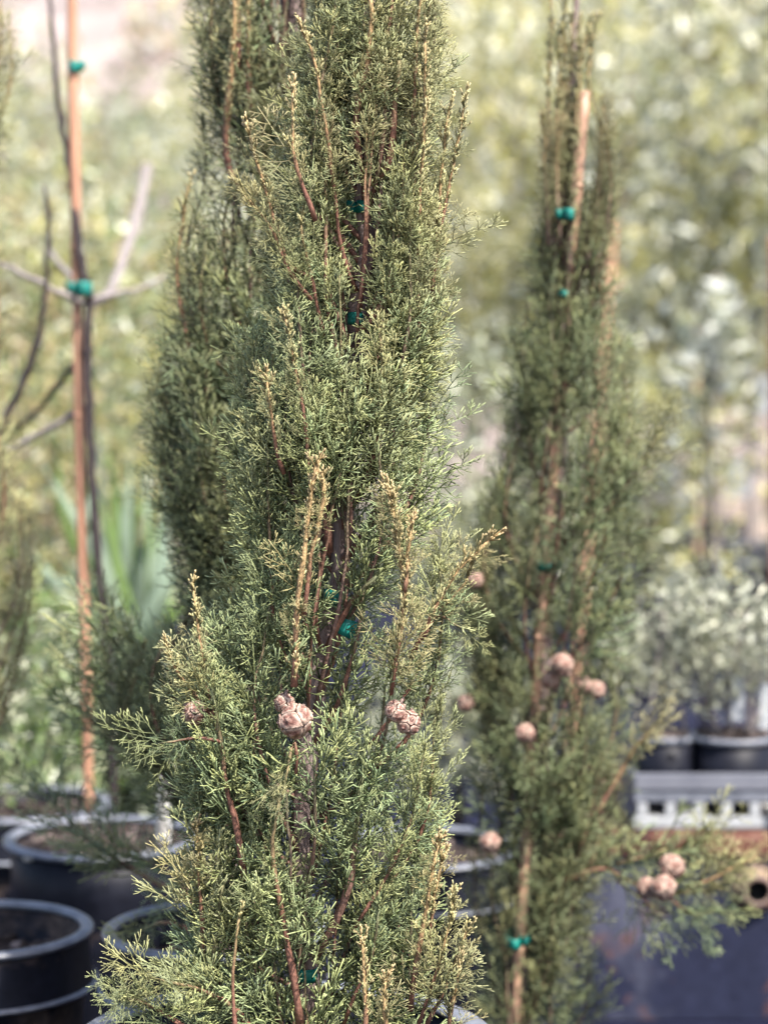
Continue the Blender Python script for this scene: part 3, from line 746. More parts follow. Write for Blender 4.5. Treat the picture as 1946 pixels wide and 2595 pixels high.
left.line([(520, 2340), (450, 2230), (400, 2190), (300, 2160)], (0.0, 0.05), gold0=0.0, gold1=0.1, start=0.2, size=(1.0, 0.8), clip=False, spacing=0.016, r0=0.0036, r1=0.002, up=0.1)
left.line([(520, 2420), (470, 2350), (400, 2340), (350, 2360)], (-0.05, -0.1), gold0=0.0, gold1=0.1, start=0.2, size=(0.8, 0.6), clip=False, spacing=0.018, r0=0.003, r1=0.0015, up=0.1)
tie(745, 352, DL, 90, 44, 'dim teal tie on the left cypress trunk, glimpsed through sprays', 0.016, True)

# ================================================================== right cypress behind
DR = 2.95
right = Cypress('cypress_tree', DR,
    [(1475, -160, 8), (1462, 0, 12), (1455, 120, 18), (1450, 250, 24), (1440, 400, 30), (1425, 620, 34), (1418, 900, 38), (1410, 1200, 42), (1385, 1500, 44), (1365, 1800, 46), (1335, 2200, 48), (1300, 2600, 52), (1285, 2930, 60)],
    [(-250, 1420, 1520), (-100, 1400, 1515), (0, 1405, 1508), (100, 1412, 1500), (200, 1412, 1490), (280, 1395, 1530), (330, 1378, 1545), (450, 1372, 1560), (560, 1365, 1545), (620, 1330, 1540), (760, 1322, 1560),
     (830, 1290, 1590), (1000, 1290, 1625), (1100, 1270, 1655), (1200, 1235, 1640), (1300, 1195, 1640), (1400, 1170, 1648), (1500, 1160, 1630), (1600, 1160, 1605), (1750, 1165, 1610), (1850, 1170, 1625), (1950, 1180, 1610),
     (2050, 1195, 1600), (2150, 1180, 1580), (2250, 1165, 1545), (2400, 1175, 1535), (2500, 1180, 1545), (2600, 1180, 1560), (2800, 1200, 1480)],
    'slim blurred cypress on the right with a spray of cones reaching over the navy mat', 44, False)
right.trunk(M['bark'])
right.holes.append((P(1468, 400, DR), 26 / PXM(DR), 170 / PXM(DR), .97))
right.holes.append((P(1440, 560, DR), 42 / PXM(DR), 80 / PXM(DR), .95))
right.holes.append((P(1425, 746, DR), 26 / PXM(DR), 26 / PXM(DR), .9))
for (x, y, rx, ry) in [(1400, 1200, 26, 110), (1362, 1655, 36, 60), (1312, 2420, 38, 130), (1425, 1690, 45, 45), (1330, 1855, 34, 34), (1500, 1740, 36, 30), (1240, 2135, 34, 34)]:
    right.holes.append((P(x, y, DR), rx / PXM(DR), ry / PXM(DR), .85))
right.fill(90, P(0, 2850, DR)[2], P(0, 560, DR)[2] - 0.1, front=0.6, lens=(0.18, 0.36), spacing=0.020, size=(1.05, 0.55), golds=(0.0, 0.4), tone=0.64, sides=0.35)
for x0, x1, x2 in [(1420, 1405, 1398), (1430, 1425, 1420), (1450, 1452, 1445), (1455, 1475, 1470), (1450, 1490, 1505), (1440, 1440, 1432), (1455, 1465, 1490)]:
    right.line([(x0 - 12, 600 + (x0 % 7) * 15), (x1 - 14, 320), (x2, 60 - (x2 % 5) * 22)], (-0.02 - (x1 % 4) * .01, -0.03), gold0=0.35, gold1=0.5, stub_from=0.0, start=0.02, size=(0.5, 0.4), clip=False, tone=0.75, red=0.3, r0=0.0028, r1=0.0014)
right.line([(1500, 700), (1540, 560), (1545, 420), (1528, 268)], (-0.04, -0.05), gold0=0.2, gold1=0.5, size=(0.42, 0.3), clip=False, start=0.02, red=0.2, up=0.9, tone=0.7, spacing=0.006, r0=0.003, r1=0.0014)
right.line([(1480, 700), (1510, 560), (1520, 400), (1520, 330)], (-0.04, -0.05), gold0=0.2, gold1=0.5, size=(0.40, 0.3), clip=False, start=0.02, red=0.2, up=0.9, tone=0.7, spacing=0.006, r0=0.003, r1=0.0014)
right.line([(1390, 620), (1385, 500), (1378, 400), (1380, 318)], (-0.04, -0.05), gold0=0.2, gold1=0.6, size=(0.40, 0.3), clip=False, start=0.02, red=0.2, up=0.9, tone=0.7, spacing=0.006, r0=0.003, r1=0.0014)
right.line([(1420, 620), (1410, 480), (1412, 380), (1420, 330)], (-0.04, -0.05), gold0=0.2, gold1=0.6, size=(0.40, 0.3), clip=False, start=0.02, red=0.2, up=0.9, tone=0.7, spacing=0.006, r0=0.003, r1=0.0014)
right.line([(1500, 1340), (1580, 1240), (1640, 1150), (1668, 1098)], (-0.04, -0.06), gold0=0.1, gold1=0.3, size=(0.8, 0.6), spacing=0.013, clip=False, r0=0.003, r1=0.0014)
right.line([(1500, 2080), (1570, 1960), (1620, 1880), (1664, 1840)], (-0.05, -0.06), gold0=0.3, gold1=0.5, size=(0.7, 0.6), start=0.4, spacing=0.014, clip=False, r0=0.0034, r1=0.0014)
right.line([(1380, 2240), (1450, 2225), (1530, 2200), (1600, 2240), (1700, 2262), (1810, 2255)], (-0.03, -0.10), gold0=0.0, gold1=0.25, size=(0.95, 0.7), start=0.25, spacing=0.010, clip=False, r0=0.0045, r1=0.0018, up=0.45)
right.line([(1560, 2190), (1680, 2160), (1780, 2130), (1790, 2100)], (-0.06, -0.09), gold0=0.0, gold1=0.3, size=(0.85, 0.6), start=0.1, spacing=0.011, clip=False, r0=0.003, r1=0.0014, up=0.15)
right.line([(1740, 2250), (1820, 2220), (1890, 2180)], (-0.10, -0.12), gold0=0.4, gold1=0.9, size=(0.6, 0.45), spacing=0.010, clip=False, r0=0.002, r1=0.0012, up=0.1)
right.line([(1560, 2230), (1660, 2300), (1720, 2310)], (-0.06, -0.10), gold0=0.0, gold1=0.1, size=(0.8, 0.6), start=0.1, spacing=0.014, clip=False, r0=0.002, r1=0.0012, up=-0.25)
right.line([(1700, 2280), (1760, 2320), (1815, 2310)], (-0.10, -0.11), gold0=0.0, gold1=0.1, size=(0.6, 0.5), spacing=0.014, clip=False, r0=0.002, r1=0.001, up=-0.2)
for (x, y, dy, sz, v) in [(1425, 1685, -.11, 1.0, 0), (1392, 1722, -.09, .8, 1), (1478, 1735, -.09, .75, 2), (1510, 1748, -.085, .8, 1), (1330, 1857, -.12, .85, 2), (1205, 1470, -.06, .75, 0), (1180, 1782, -.05, .8, 1),
                          (1242, 2136, -.10, .9, 0), (1702, 2195, -.16, 1.1, 2), (1680, 2250, -.175, 1.1, 0), (1640, 2250, -.15, .95, 1)]:
    put_cone(right.root, P(x, y, DR + dy + 0.018), sz * 0.9, (0.5 + x % 3, 0.4, y % 6), v)

def stake(px, d, r, mat, label, name='bamboo_stake', nodes=5):
    ds = d if isinstance(d, list) else [d] * len(px)
    pts = smooth_path([P(x, y, q) for (x, y), q in zip(px, ds)], 40)
    t = np.linspace(0, 1, 40)
    rad = np.full(40, r)
    root = empty(name, pts[-1]); tag(root, label, 'stake')
    mb = MB(); mb.add(*tube(pts, rad, 10)); mb.build('cane', M[mat], root)
    for k in range(nodes):
        u = (k + 0.6) / nodes; q = np.array([np.interp(u, t, pts[:, w]) for w in range(3)])
        mb = MB(); mb.add(*tube(np.array([q + (0, 0, .004), q + (0, 0, .0015), q - (0, 0, .0015), q - (0, 0, .004)]), [r * 1.0, r * 1.16, r * 1.16, r * 1.0], 10)); mb.build('node', M[mat], root)
    return root
stake([(1482, 232), (1462, 480), (1442, 700), (1422, 930), (1398, 1250), (1362, 1680), (1322, 2300), (1305, 2540), (1285, 2900)], [DR + q for q in (-.034, -.034, -.014, .002, -.026, -.03, -.03, -.03, -.02)], 0.0072, 'bamboo', 'pinkish bamboo stake running up the blurred right cypress', nodes=7)
tie(1437, 546, DR - 0.04, 34, 30, 'bright teal tie at the top of the right cypress stake', 0.03, True)
tie(1425, 746, DR - 0.03, 24, 18, 'small teal tie below the brightest one on the right cypress', 0.03, False, 0.5)
tie(1385, 1432, DR - 0.01, 60, 22, 'dark teal tie crossing the middle of the right cypress', 0.03, False)
tie(1300, 2380, DR - 0.045, 44, 28, 'teal tie on the low part of the right cypress stake', 0.03, True)

# ================================================================== pots
def pot(cx, cy, d, r, h, label, dirty=False, soil_drop=0.04, collar=True, group='black plastic nursery pots', zrim=None, stones=0):
    c = P(cx, cy, d)
    zr = c[2] if zrim is None else zrim
    if zr - h < 0.0: h = zr - 0.012
    root = empty('nursery_pot', (c[0], c[1], zr - h)); tag(root, label, 'pot', group)
    bm = 'pot_dirty' if dirty else 'pot'
    rb = r * 0.80
    body = [(0.001, 0.004), (rb, 0.004), (rb + 0.004, 0.012), (r * 0.945, h - 0.075), (r * 0.95, h - 0.012), (r * 0.935, h - 0.012), (r * 0.93, h - 0.07), (rb - 0.006, 0.014), (0.001, 0.014)]
    V, F = lathe(body, 56, wob=0.008); link('body', mesh_np('body', V, F), M[bm], root, False)
    rim = []
    for k in range(13):
        t = k / 12 * 2 * math.pi
        rim.append((r * 0.965 + 0.0095 * r / 0.145 * math.cos(t), h - 0.006 + 0.006 * math.sin(t)))
    V, F = lathe(rim, 72, wob=0.008); link('rim', mesh_np('rim', V, F), M['pot_rim'], root, False)
    if collar:
        prof = [(r * 0.985, h - 0.012), (r * 1.01, h - 0.06), (r * 1.035, h - 0.068), (r * 1.04, h - 0.073), (r * 1.03, h - 0.077), (r * 0.965, h - 0.074), (r * 0.957, h - 0.014)]
        V, F = lathe(prof + [prof[0]], 72, wob=0.008); link('collar', mesh_np('collar', V, F), M['pot'], root, False)
        lip = [(r * 1.022 + 0.0075 * math.cos(q), h - 0.0745 + 0.0045 * math.sin(q)) for q in np.linspace(0, 2 * math.pi, 9)]
        V, F = lathe(lip, 72, wob=0.008); link('collar_lip', mesh_np('collar_lip', V, F), M['pot_rim'], root, False)
    n = 26
    g = np.random.default_rng(int(cx + cy))
    zz = h - soil_drop
    sv = [(0, 0, zz + 0.012)]
    for i in range(1, 9):
        for j in range(n):
            rr = r * 0.925 * i / 8
            sv.append((rr * math.cos(j * 2 * math.pi / n), rr * math.sin(j * 2 * math.pi / n), zz + 0.012 * (1 - i / 8) + g.normal(0, 0.0035)))
    sf = [(0, 1 + j, 1 + (j + 1) % n) for j in range(n)]
    for i in range(7):
        for j in range(n):
            a, b = 1 + i * n + j, 1 + i * n + (j + 1) % n
            sf += [(a, a + n, b + n), (a, b + n, b)]
    link('soil', mesh_np('soil', np.array(sv), np.array(sf)), M['soil'], root, False)
    # loose bark chips on the soil: one part, nobody could count them
    mb = MB()
    for k in range(150 if stones else 60):
        a, q = g.uniform(0, 6.28), r * 0.88 * math.sqrt(g.random())
        V, F = boxv((0, 0, 0), g.uniform(0.005, 0.014, 3) * (1, 1, .5))
        V = V + g.normal(0, 0.0012, V.shape)
        Rm = np.array(Matrix.Rotation(g.uniform(0, 6), 3, 'Z') @ Matrix.Rotation(g.normal(0, .4), 3, 'X'))
        k2 = g.random()
        mb.add(V @ Rm.T + (q * math.cos(a), q * math.sin(a), zz + 0.008), F, np.array((0.025, 0.018, 0.016)) * (1 - k2 ** 2) + k2 ** 2 * np.array((0.2, 0.155, 0.14)))
    o = mb.build('bark_chips', M['wood'], root, False, False); o['kind'] = 'stuff'
    return root

pot(720, 2630, DM, 0.215, 0.41, 'large black pot at the bottom edge holding the centre cypress', soil_drop=0.05)
pot(-42, 2345, 2.80, 0.138, 0.37, 'mud-stained black pot at the lower left corner with bare bark-chip soil', dirty=True, soil_drop=0.055, stones=1)
pot(545, 2345, DL, 0.134, 0.36, 'black pot under the left cypress, its rim touching the corner pot', soil_drop=0.05)
pot(262, 2115, 3.39, 0.150, 0.38, 'black pot with a pale rim behind the two lower left pots', soil_drop=0.016, collar=False)
pot(60, 2030, 3.75, 0.150, 0.38, 'dark pot at the left edge, farthest back of the left pots', soil_drop=0.03)
pot(1075, 2140, 3.40, 0.150, 0.38, 'dark pot standing between the centre and right cypresses', soil_drop=0.03)
pot(1285, 2830, DR, 0.150, 0.20, 'low pot at the foot of the right cypress, at the bottom edge', collar=False, zrim=0.16)
for i, (x, y, s_) in enumerate([(78, 2132, .011), (282, 2146, .012), (372, 2143, .013), (205, 2136, .008)]):
    p = P(x, y, 3.29); g = np.random.default_rng(i)
    V, F = lathe([(0.0001, -s_ * .7), (s_ * .7, -s_ * .5), (s_, 0), (s_ * .75, s_ * .45), (0.0001, s_ * .7)], 12)
    V = V * (1.15, 0.9, 1) + g.normal(0, s_ * .07, V.shape)
    o = link('pebble', mesh_np('pebble', V, F), M['stone']); o.location = (p[0], p[1], P(262, 2115, 3.39)[2] - 0.012)
    tag(o, ['white pebble at the left inside the pale-rimmed pot', 'white pebble in the middle of the pale-rimmed pot soil', 'largest white pebble at the right of the pale-rimmed pot', 'smallest white pebble in the pale-rimmed pot'][i], 'pebble', 'white pebbles in the pale-rimmed pot')

# lichen-spotted stub standing in the pale-rimmed pot
st = MB(); st.add(*tube(smooth_path([P(412, 2190, 3.40), P(416, 2050, 3.40), P(420, 1960, 3.40)], 14), np.linspace(0.0125, 0.010, 14), 10))
o = st.build('tree_stub', M['lichen_bark']); tag(o, 'grey lichen-spotted bare stub standing in the pale-rimmed pot', 'tree stub')

# ================================================================== bare sapling at the left
DS = 3.55
k = 1 / PXM(DS) / 2
sap = empty('bare_sapling', P(290, 2050, DS)); tag(sap, 'leafless dark sapling tied to an orange stake at the left', 'sapling')
def limb(name, px, dd, w0, w1, mat, parent, n=30):
    if not isinstance(dd, tuple): dd = (dd, dd)
    ds = np.linspace(dd[0], dd[1], len(px))
    pts = smooth_path([P(x, y, q) for (x, y), q in zip(px, ds)], n)
    g = np.random.default_rng(int(px[0][0] + px[-1][1]))
    pts += g.normal(0, 0.0012, pts.shape)
    t = np.linspace(0, 1, n); rad = 0.8 * (w0 + (w1 - w0) * t) * k * (1 + 0.08 * g.normal(0, 1, n).clip(-1.5, 2.5))
    mb = MB(); mb.add(*tube(pts, rad, 9)); return mb.build(name, M[mat], parent)
limb('trunk', [(290, 2060), (282, 1800), (274, 1650), (252, 1450), (236, 1250), (228, 1060), (222, 900), (226, 800), (232, 740)], DS, 30, 26, 'dark_bark', sap)
limb('branch', [(230, 770), (205, 640), (190, 520), (168, 380), (150, 260), (138, 120), (125, -30)], (DS, DS + 0.05), 26, 14, 'dark_bark', sap)
limb('branch', [(-10, 1130), (20, 1050), (62, 960), (95, 870), (110, 790), (122, 640), (124, 560), (112, 462)], (DS - 0.02, DS - 0.06), 26, 13, 'dark_bark', sap)
limb('branch', [(226, 775), (150, 740), (80, 705), (0, 668), (-40, 655)], (DS, DS + 0.1), 22, 16, 'grey_bark', sap)
limb('branch', [(228, 880), (160, 960), (100, 1040), (40, 1090)], (DS, DS + 0.25), 22, 14, 'dark_bark', sap)
limb('branch', [(236, 770), (280, 738), (320, 640), (350, 540), (372, 425)], (DS, DS + 1.6), 26, 52, 'grey_bark', sap)
limb('branch', [(236, 760), (300, 742), (360, 728), (420, 700)], (DS, DS + 0.3), 18, 12, 'grey_bark', sap)
limb('branch', [(218, 740), (170, 690), (130, 640)], (DS, DS + 0.4), 18, 16, 'grey_bark', sap)
limb('branch', [(230, 1030), (185, 1050), (90, 1105), (0, 1150), (-40, 1170)], (DS + 0.02, DS + 0.1), 24, 18, 'grey_bark', sap)
stake([(183, -60), (186, 200), (194, 600), (204, 1150), (218, 1700), (226, 2060)], DS + 0.02, 0.0088, 'orange_bamboo', 'orange bamboo stake beside the leafless sapling', nodes=5)
tie(213, 732, DS - 0.005, 44, 36, 'bright teal tie where the bare sapling forks against its stake', 0.022, True)
tie(190, 170, DS + 0.02, 30, 30, 'teal tie high on the orange stake at the left', 0.014, True)

# ================================================================== leafy plants
def leaves(g, centers, n, spread, ll, lw, cols, up=0.2, glint=0.0):
    """n folded leaves scattered round clump centres, returns V, F, C"""
    c = centers[g.integers(len(centers), size=n)]
    p = c + g.normal(0, 1, (n, 3)) * spread
    d = g.normal(0, 1, (n, 3)); d[:, 2] += up; d /= np.linalg.norm(d, axis=1, keepdims=True)
    s = np.cross(d, g.normal(0, 1, (n, 3))); s /= np.maximum(np.linalg.norm(s, axis=1, keepdims=True), 1e-6)
    nn = np.cross(d, s)
    L = ll * g.uniform(0.6, 1.3, (n, 1)); Wd = lw * g.uniform(0.7, 1.2, (n, 1))
    a = p; b = p + d * L * .5 + s * Wd + nn * Wd * .3; t = p + d * L; e = p + d * L * .5 - s * Wd + nn * Wd * .3
    V = np.stack([a, b, t, e], 1).reshape(-1, 3)
    i = np.arange(n)[:, None] * 4
    F = np.concatenate([i + np.array([[0, 1, 2]]), i + np.array([[0, 2, 3]])])
    ci = np.array(cols)[g.integers(len(cols), size=n)] * g.uniform(0.55, 1.25, (n, 1))
    ci[g.random(n) < glint] = (0.84, 0.82, 0.64)  # sun glints painted as near-white leaf colour
    C = np.repeat(ci, 4, axis=0)
    return V, F, C

def leafy(name, seed, loc, w, z0, z1, nclump, n, ll, lw, cols, label, cat, group=None, trunk_r=0.02, trunk_mat='grey_bark', spread=0.10, stems=1):
    g = np.random.default_rng(seed)
    root = empty(name, loc); tag(root, label, cat, group)
    q = g.normal(0, 1, (nclump, 3)); q /= np.linalg.norm(q, axis=1, keepdims=True); q *= g.uniform(0.25, 1, (nclump, 1)) ** 0.5
    cen = q * (w, w, (z1 - z0) / 2) + (0, 0, (z0 + z1) / 2)
    mb = MB()
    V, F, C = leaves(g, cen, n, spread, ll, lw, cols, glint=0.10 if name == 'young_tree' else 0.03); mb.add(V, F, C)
    cr = mb.build('crown', M['leaf'], root, False, False); cr['kind'] = 'stuff'
    for s in range(stems):
        ox = g.normal(0, 0.02 * (stems > 1))
        top = np.array((g.normal(0, w * .15), g.normal(0, w * .15), z0 + (z1 - z0) * .75))
        mb = MB(); mb.add(*tube(smooth_path([(ox, 0, 0), (ox + g.normal(0, .02), g.normal(0, .02), z0 * .6 + .05), top], 14), np.linspace(trunk_r, trunk_r * .3, 14), 8))
        mb.build('trunk', M[trunk_mat], root, True, False)
    idx = g.permutation(len(cen))[:9]
    for i in idx:
        c = cen[i]; z = max(z0 * .9, min(c[2] - w * .5, z1 * .8))
        mb = MB(); mb.add(*tube(smooth_path([(0, 0, max(z, 0.02)), (c[0] * .5, c[1] * .5, (z + c[2]) / 2), c], 8), np.linspace(trunk_r * .5, trunk_r * .15, 8), 5))
        mb.build('limb', M[trunk_mat], root, True, False)
    return root

def copy_tree(o, loc, rz, sc, label, group):
    def rec(src, par):
        c = src.copy(); COL.objects.link(c); c.parent = par
        for ch in [q for q in bpy.data.objects if q.parent == src and q not in made]:
            made.add(rec(ch, c))
        return c
    made = set()
    r = rec(o, None)
    r.location = loc; r.rotation_euler = (0, 0, rz); r.scale = sc
    r['label'] = label; r['group'] = group
    return r

SAGE = [(0.35, 0.37, 0.22), (0.41, 0.43, 0.29), (0.24, 0.26, 0.14), (0.52, 0.54, 0.42)]
OLIVE = [(0.42, 0.40, 0.13), (0.50, 0.46, 0.17), (0.32, 0.32, 0.11), (0.58, 0.54, 0.28)]
SILVER = [(0.46, 0.48, 0.41), (0.58, 0.60, 0.55), (0.34, 0.36, 0.26), (0.28, 0.29, 0.17)]
TAN = [(0.36, 0.26, 0.14), (0.42, 0.33, 0.18), (0.26, 0.23, 0.12), (0.46, 0.36, 0.25)]
FRESH = [(0.13, 0.20, 0.05), (0.18, 0.26, 0.07), (0.10, 0.15, 0.05), (0.28, 0.34, 0.18)]
MIDGREEN = [(0.20, 0.26, 0.12), (0.26, 0.33, 0.16), (0.16, 0.21, 0.10)]
PALE = [(0.44, 0.45, 0.35), (0.50, 0.51, 0.41), (0.36, 0.37, 0.27), (0.29, 0.30, 0.20)]

# background nursery trees in rows
GB = 'blurred young trees in rows at the back'
protos = {
    'sage': leafy('young_tree', 501, P(1700, 1297, 9.2) * (1, 1, 0), 0.52, 0.85, 3.2, 46, 2200, 0.085, 0.020, SAGE + OLIVE[:2] + PALE[:2], 'grey-green young tree standing behind the right cypress stake', 'tree', GB, 0.022),
    'olive': leafy('young_tree', 502, P(1290, 1297, 10.0) * (1, 1, 0), 0.55, 0.7, 3.3, 46, 2200, 0.085, 0.022, OLIVE + PALE[:2], 'yellow-olive young tree showing between the centre and right cypresses', 'tree', GB, 0.022),
    'silver': leafy('young_tree', 503, P(1905, 1297, 9.0) * (1, 1, 0), 0.5, 1.0, 3.2, 40, 2200, 0.08, 0.020, SILVER + OLIVE[:1], 'silvery young tree with a bare brown trunk at the right edge', 'tree', GB, 0.026),
    'tan': leafy('young_tree', 504, P(330, 1297, 8.0) * (1, 1, 0), 0.42, 0.25, 1.78, 46, 2600, 0.07, 0.014, TAN[:2] + OLIVE + SAGE + MIDGREEN, 'tan-leaved young tree behind the pale branch of the bare sapling', 'tree', GB, 0.02),
}
more = [('olive', 1560, 10.6, 1, 'yellow-olive young tree behind the top of the right cypress'), ('olive', 1140, 11.4, 1, 'yellowish young tree just right of the centre cypress'),
        ('olive', 1900, 11.8, 1.05, 'yellowish young tree at the upper right edge'), ('silver', 1440, 12.5, 1.1, 'silvery young tree behind the right cypress'),
        ('tan', 60, 7.4, 1.0, 'tan-leaved young tree at the left edge behind the bare sapling'), ('tan', 470, 9.4, 1.0, 'tan-leaved young tree beside the left cypress'),
        ('olive', 170, 10.5, 0.62, 'low yellow-olive young tree between the sapling and the tan trees'), ('sage', 420, 10.8, 0.74, 'low grey-green young tree left of the left cypress'),
        ('sage', 30, 12.5, 0.9, 'grey-green young tree at the upper left edge'), ('silver', 290, 12.6, 0.72, 'low silvery young tree under the pale bare slope'),
        ('olive', 1750, 14.0, 1.25, 'yellow-olive young tree in the farthest row at the upper right'), ('sage', 1600, 15.0, 1.3, 'tall grey-green young tree in the farthest row'),
        ('olive', 1180, 14.5, 1.3, 'tall yellow-olive young tree in the farthest row at top centre'), ('silver', 1950, 15.5, 1.35, 'tall silvery young tree in the farthest row at the right edge'),
        ('olive', 640, 13.5, 1.1, 'yellow-olive young tree behind the left cypress top'), ('sage', 900, 13.0, 1.2, 'grey-green young tree hidden behind the centre cypress')]
more += [(['sage', 'olive', 'silver', 'tan'][i % 4], -350 - 420 * i, 9.0 + (i * 1.7) % 4, 1.0, ['grey-green', 'yellow-olive', 'silvery', 'tan-leaved'][i] + ' young tree in the back rows, beyond the left edge') for i in range(4)]
more += [(['olive', 'sage', 'tan', 'silver'][i % 4], 2350 + 420 * i, 9.0 + (i * 1.3) % 4, 1.0, ['yellow-olive', 'grey-green', 'tan-leaved', 'silvery'][i] + ' young tree in the back rows, beyond the right edge') for i in range(4)]
for i, (kd, px, d, s, lab) in enumerate(more):
    p = P(px, 1297, d)
    copy_tree(protos[kd], (p[0], d, 0), i * 1.3, (s * 1.05, s * 1.05, s), lab, GB)

# hillside scrub, one mass
g = np.random.default_rng(77)
mb = MB()
for i in range(760):
    y = 22 + 60 * g.random() ** 1.3; x = g.uniform(-0.24, 0.24) * y * (1.2 if i < 480 else 2.6)
    px = 973 + x / y * FPX
    s = g.uniform(0.5, 1.3); z = float(hill_z(np.array(x), np.array(y)))
    py = 1297.5 - FPX * math.tan(math.atan2(z + s * .5 - CAM_Z, y) + PITCH)
    if 70 < px < 480 and -40 < py < 270 and g.random() < 0.9: continue
    cen = g.normal(0, 1, (9, 3)) * (s * .5, s * .5, s * .32) + (x, y, z + s * .5)
    V, F, C = leaves(g, cen, 80, s * 0.2, 0.26, 0.085, [SAGE, OLIVE, SAGE, TAN, SILVER][i % 5]); mb.add(V, F, C)
o = mb.build('hillside_scrub', M['leaf'], None, False); tag(o, 'pale scrub covering the slope behind the nursery', 'scrub', kind='stuff')

# bamboo stakes and pots of the background rows
GP = 'black pots of the back rows'
for i, (px, d, lab) in enumerate([(1905, 9.0, 'blurred pot under the silvery tree at the right edge'), (1700, 9.2, 'blurred pot under the grey-green tree behind the right cypress'), (1800, 8.2, 'blurred pot between two brown trunks at the right'), (1790, 10.2, 'blurred pot in the back row, right of the right cypress'),
                                  (1600, 7.6, 'blurred pot peeping out beside the right cypress'), (330, 8.0, 'blurred pot under the tan tree at the left'), (60, 7.4, 'blurred pot under the tan tree at the left edge')]):
    p = P(px, 1297, d)
    pot(px, 1297, d, 0.17, 0.36, lab, zrim=0.37, group=GP)
for i, (px, py, d, lab) in enumerate([(1545, 1000, 5.6, 'orange stake behind the right side of the right cypress'), (1575, 200, 9.6, 'faded pink stake rising beside the right cypress top'), (1812, 700, 8.3, 'thin brown stake at the right among far pots'), (1760, 820, 8.8, 'tan stake left of the thin brown one at the right'), (1962, 600, 6.8, 'orange stake at the right edge')]):
    b = P(px + 10, 1297, d); b[2] = 0.01; t_ = P(px, py if py > 400 else 480, d)
    if i == 0: t_ = P(1552, 560, d); b = P(1440, 1297, d); b[2] = 0.01
    if i == 1: t_ = P(px + 20, 190, d); b = P(1500, 1297, d); b[2] = 0.01
    pts = np.linspace(t_, b, 40); root = empty('bamboo_stake', b); tag(root, lab, 'stake')
    mb = MB(); mb.add(*tube(pts, [0.014, 0.02, 0.012, 0.013, 0.016][i], 8)); mb.build('cane', M[['orange_bamboo', 'bamboo', 'grey_bark', 'bamboo', 'orange_bamboo'][i]], root)
# white tags hung on the back-row trunks
for i, (px, py, d) in enumerate([(1688, 1215, 8.6), (1735, 1290, 8.4), (1795, 1215, 8.3), (1868, 1210, 8.3), (1940, 1000, 8.6)]):
    p = P(px, py, d); w, h = 0.045, 0.075
    V = np.array([(-w, 0, -h), (w, 0.004, -h), (w * .9, -.01, h * .8), (w * .3, -.012, h), (-w * .3, -.012, h), (-w * .9, -.008, h * .8)]) + p
    o = link('plant_label', mesh_np('plant_label', np.concatenate([V, V + (0, .003, 0)]), np.array([(0, 1, 2), (0, 2, 3), (0, 3, 4), (0, 4, 5), (6, 8, 7), (6, 9, 8), (6, 10, 9), (6, 11, 10)]), smooth=False), M['white_plastic'])
    tag(o, ['leftmost blurred white label among the far pots at right', 'lowest blurred white label among the far pots at right', 'blurred white label beside the thin brown stake', 'blurred white label near the right edge trunk', 'highest blurred white label at the right edge'][i], 'label', 'white plant labels in the back rows')
    q = p + np.array((0, .012, h)); mb = MB()
# strap-leaved plant at the left
g = np.random.default_rng(5)
fl = empty('strap_leaf_plant', P(330, 1297, 4.7) * (1, 1, 0) + (0, 0, 0.30)); tag(fl, 'clump of long green and blue-grey strap leaves behind the orange stake', 'plant')
specs = [((345, 1600), (300, 1400), (285, 1180), 'g'), ((360, 1600), (370, 1400), (392, 1260), 'g'), ((330, 1620), (320, 1450), (330, 1150), 'b'), ((370, 1620), (400, 1450), (415, 1300), 'b'), ((350, 1640), (340, 1430), (350, 1220), 'g'),
         ((310, 1560), (200, 1330), (105, 1170), 'b'), ((340, 1600), (275, 1400), (245, 1060), 'b'), ((330, 1660), (260, 1540), (150, 1400), 'b'), ((380, 1640), (420, 1500), (450, 1420), 'b'), ((320, 1660), (220, 1580), (70, 1380), 'b'),
         ((360, 1650), (380, 1500), (372, 1180), 'b'), ((300, 1680), (180, 1620), (100, 1560), 'g'), ((330, 1680), (300, 1560), (270, 1440), 'g'), ((300, 1640), (150, 1520), (80, 1500), 'y'), ((120, 1700), (85, 1560), (110, 1380), 'y'), ((350, 1660), (330, 1550), (250, 1250), 'g'),
         ((360, 1640), (400, 1600), (330, 1800), 'b'), ((340, 1640), (440, 1560), (500, 1480), 'g'), ((365, 1650), (355, 1500), (400, 1350), 'g'), ((340, 1690), (280, 1600), (200, 1250), 'g')]
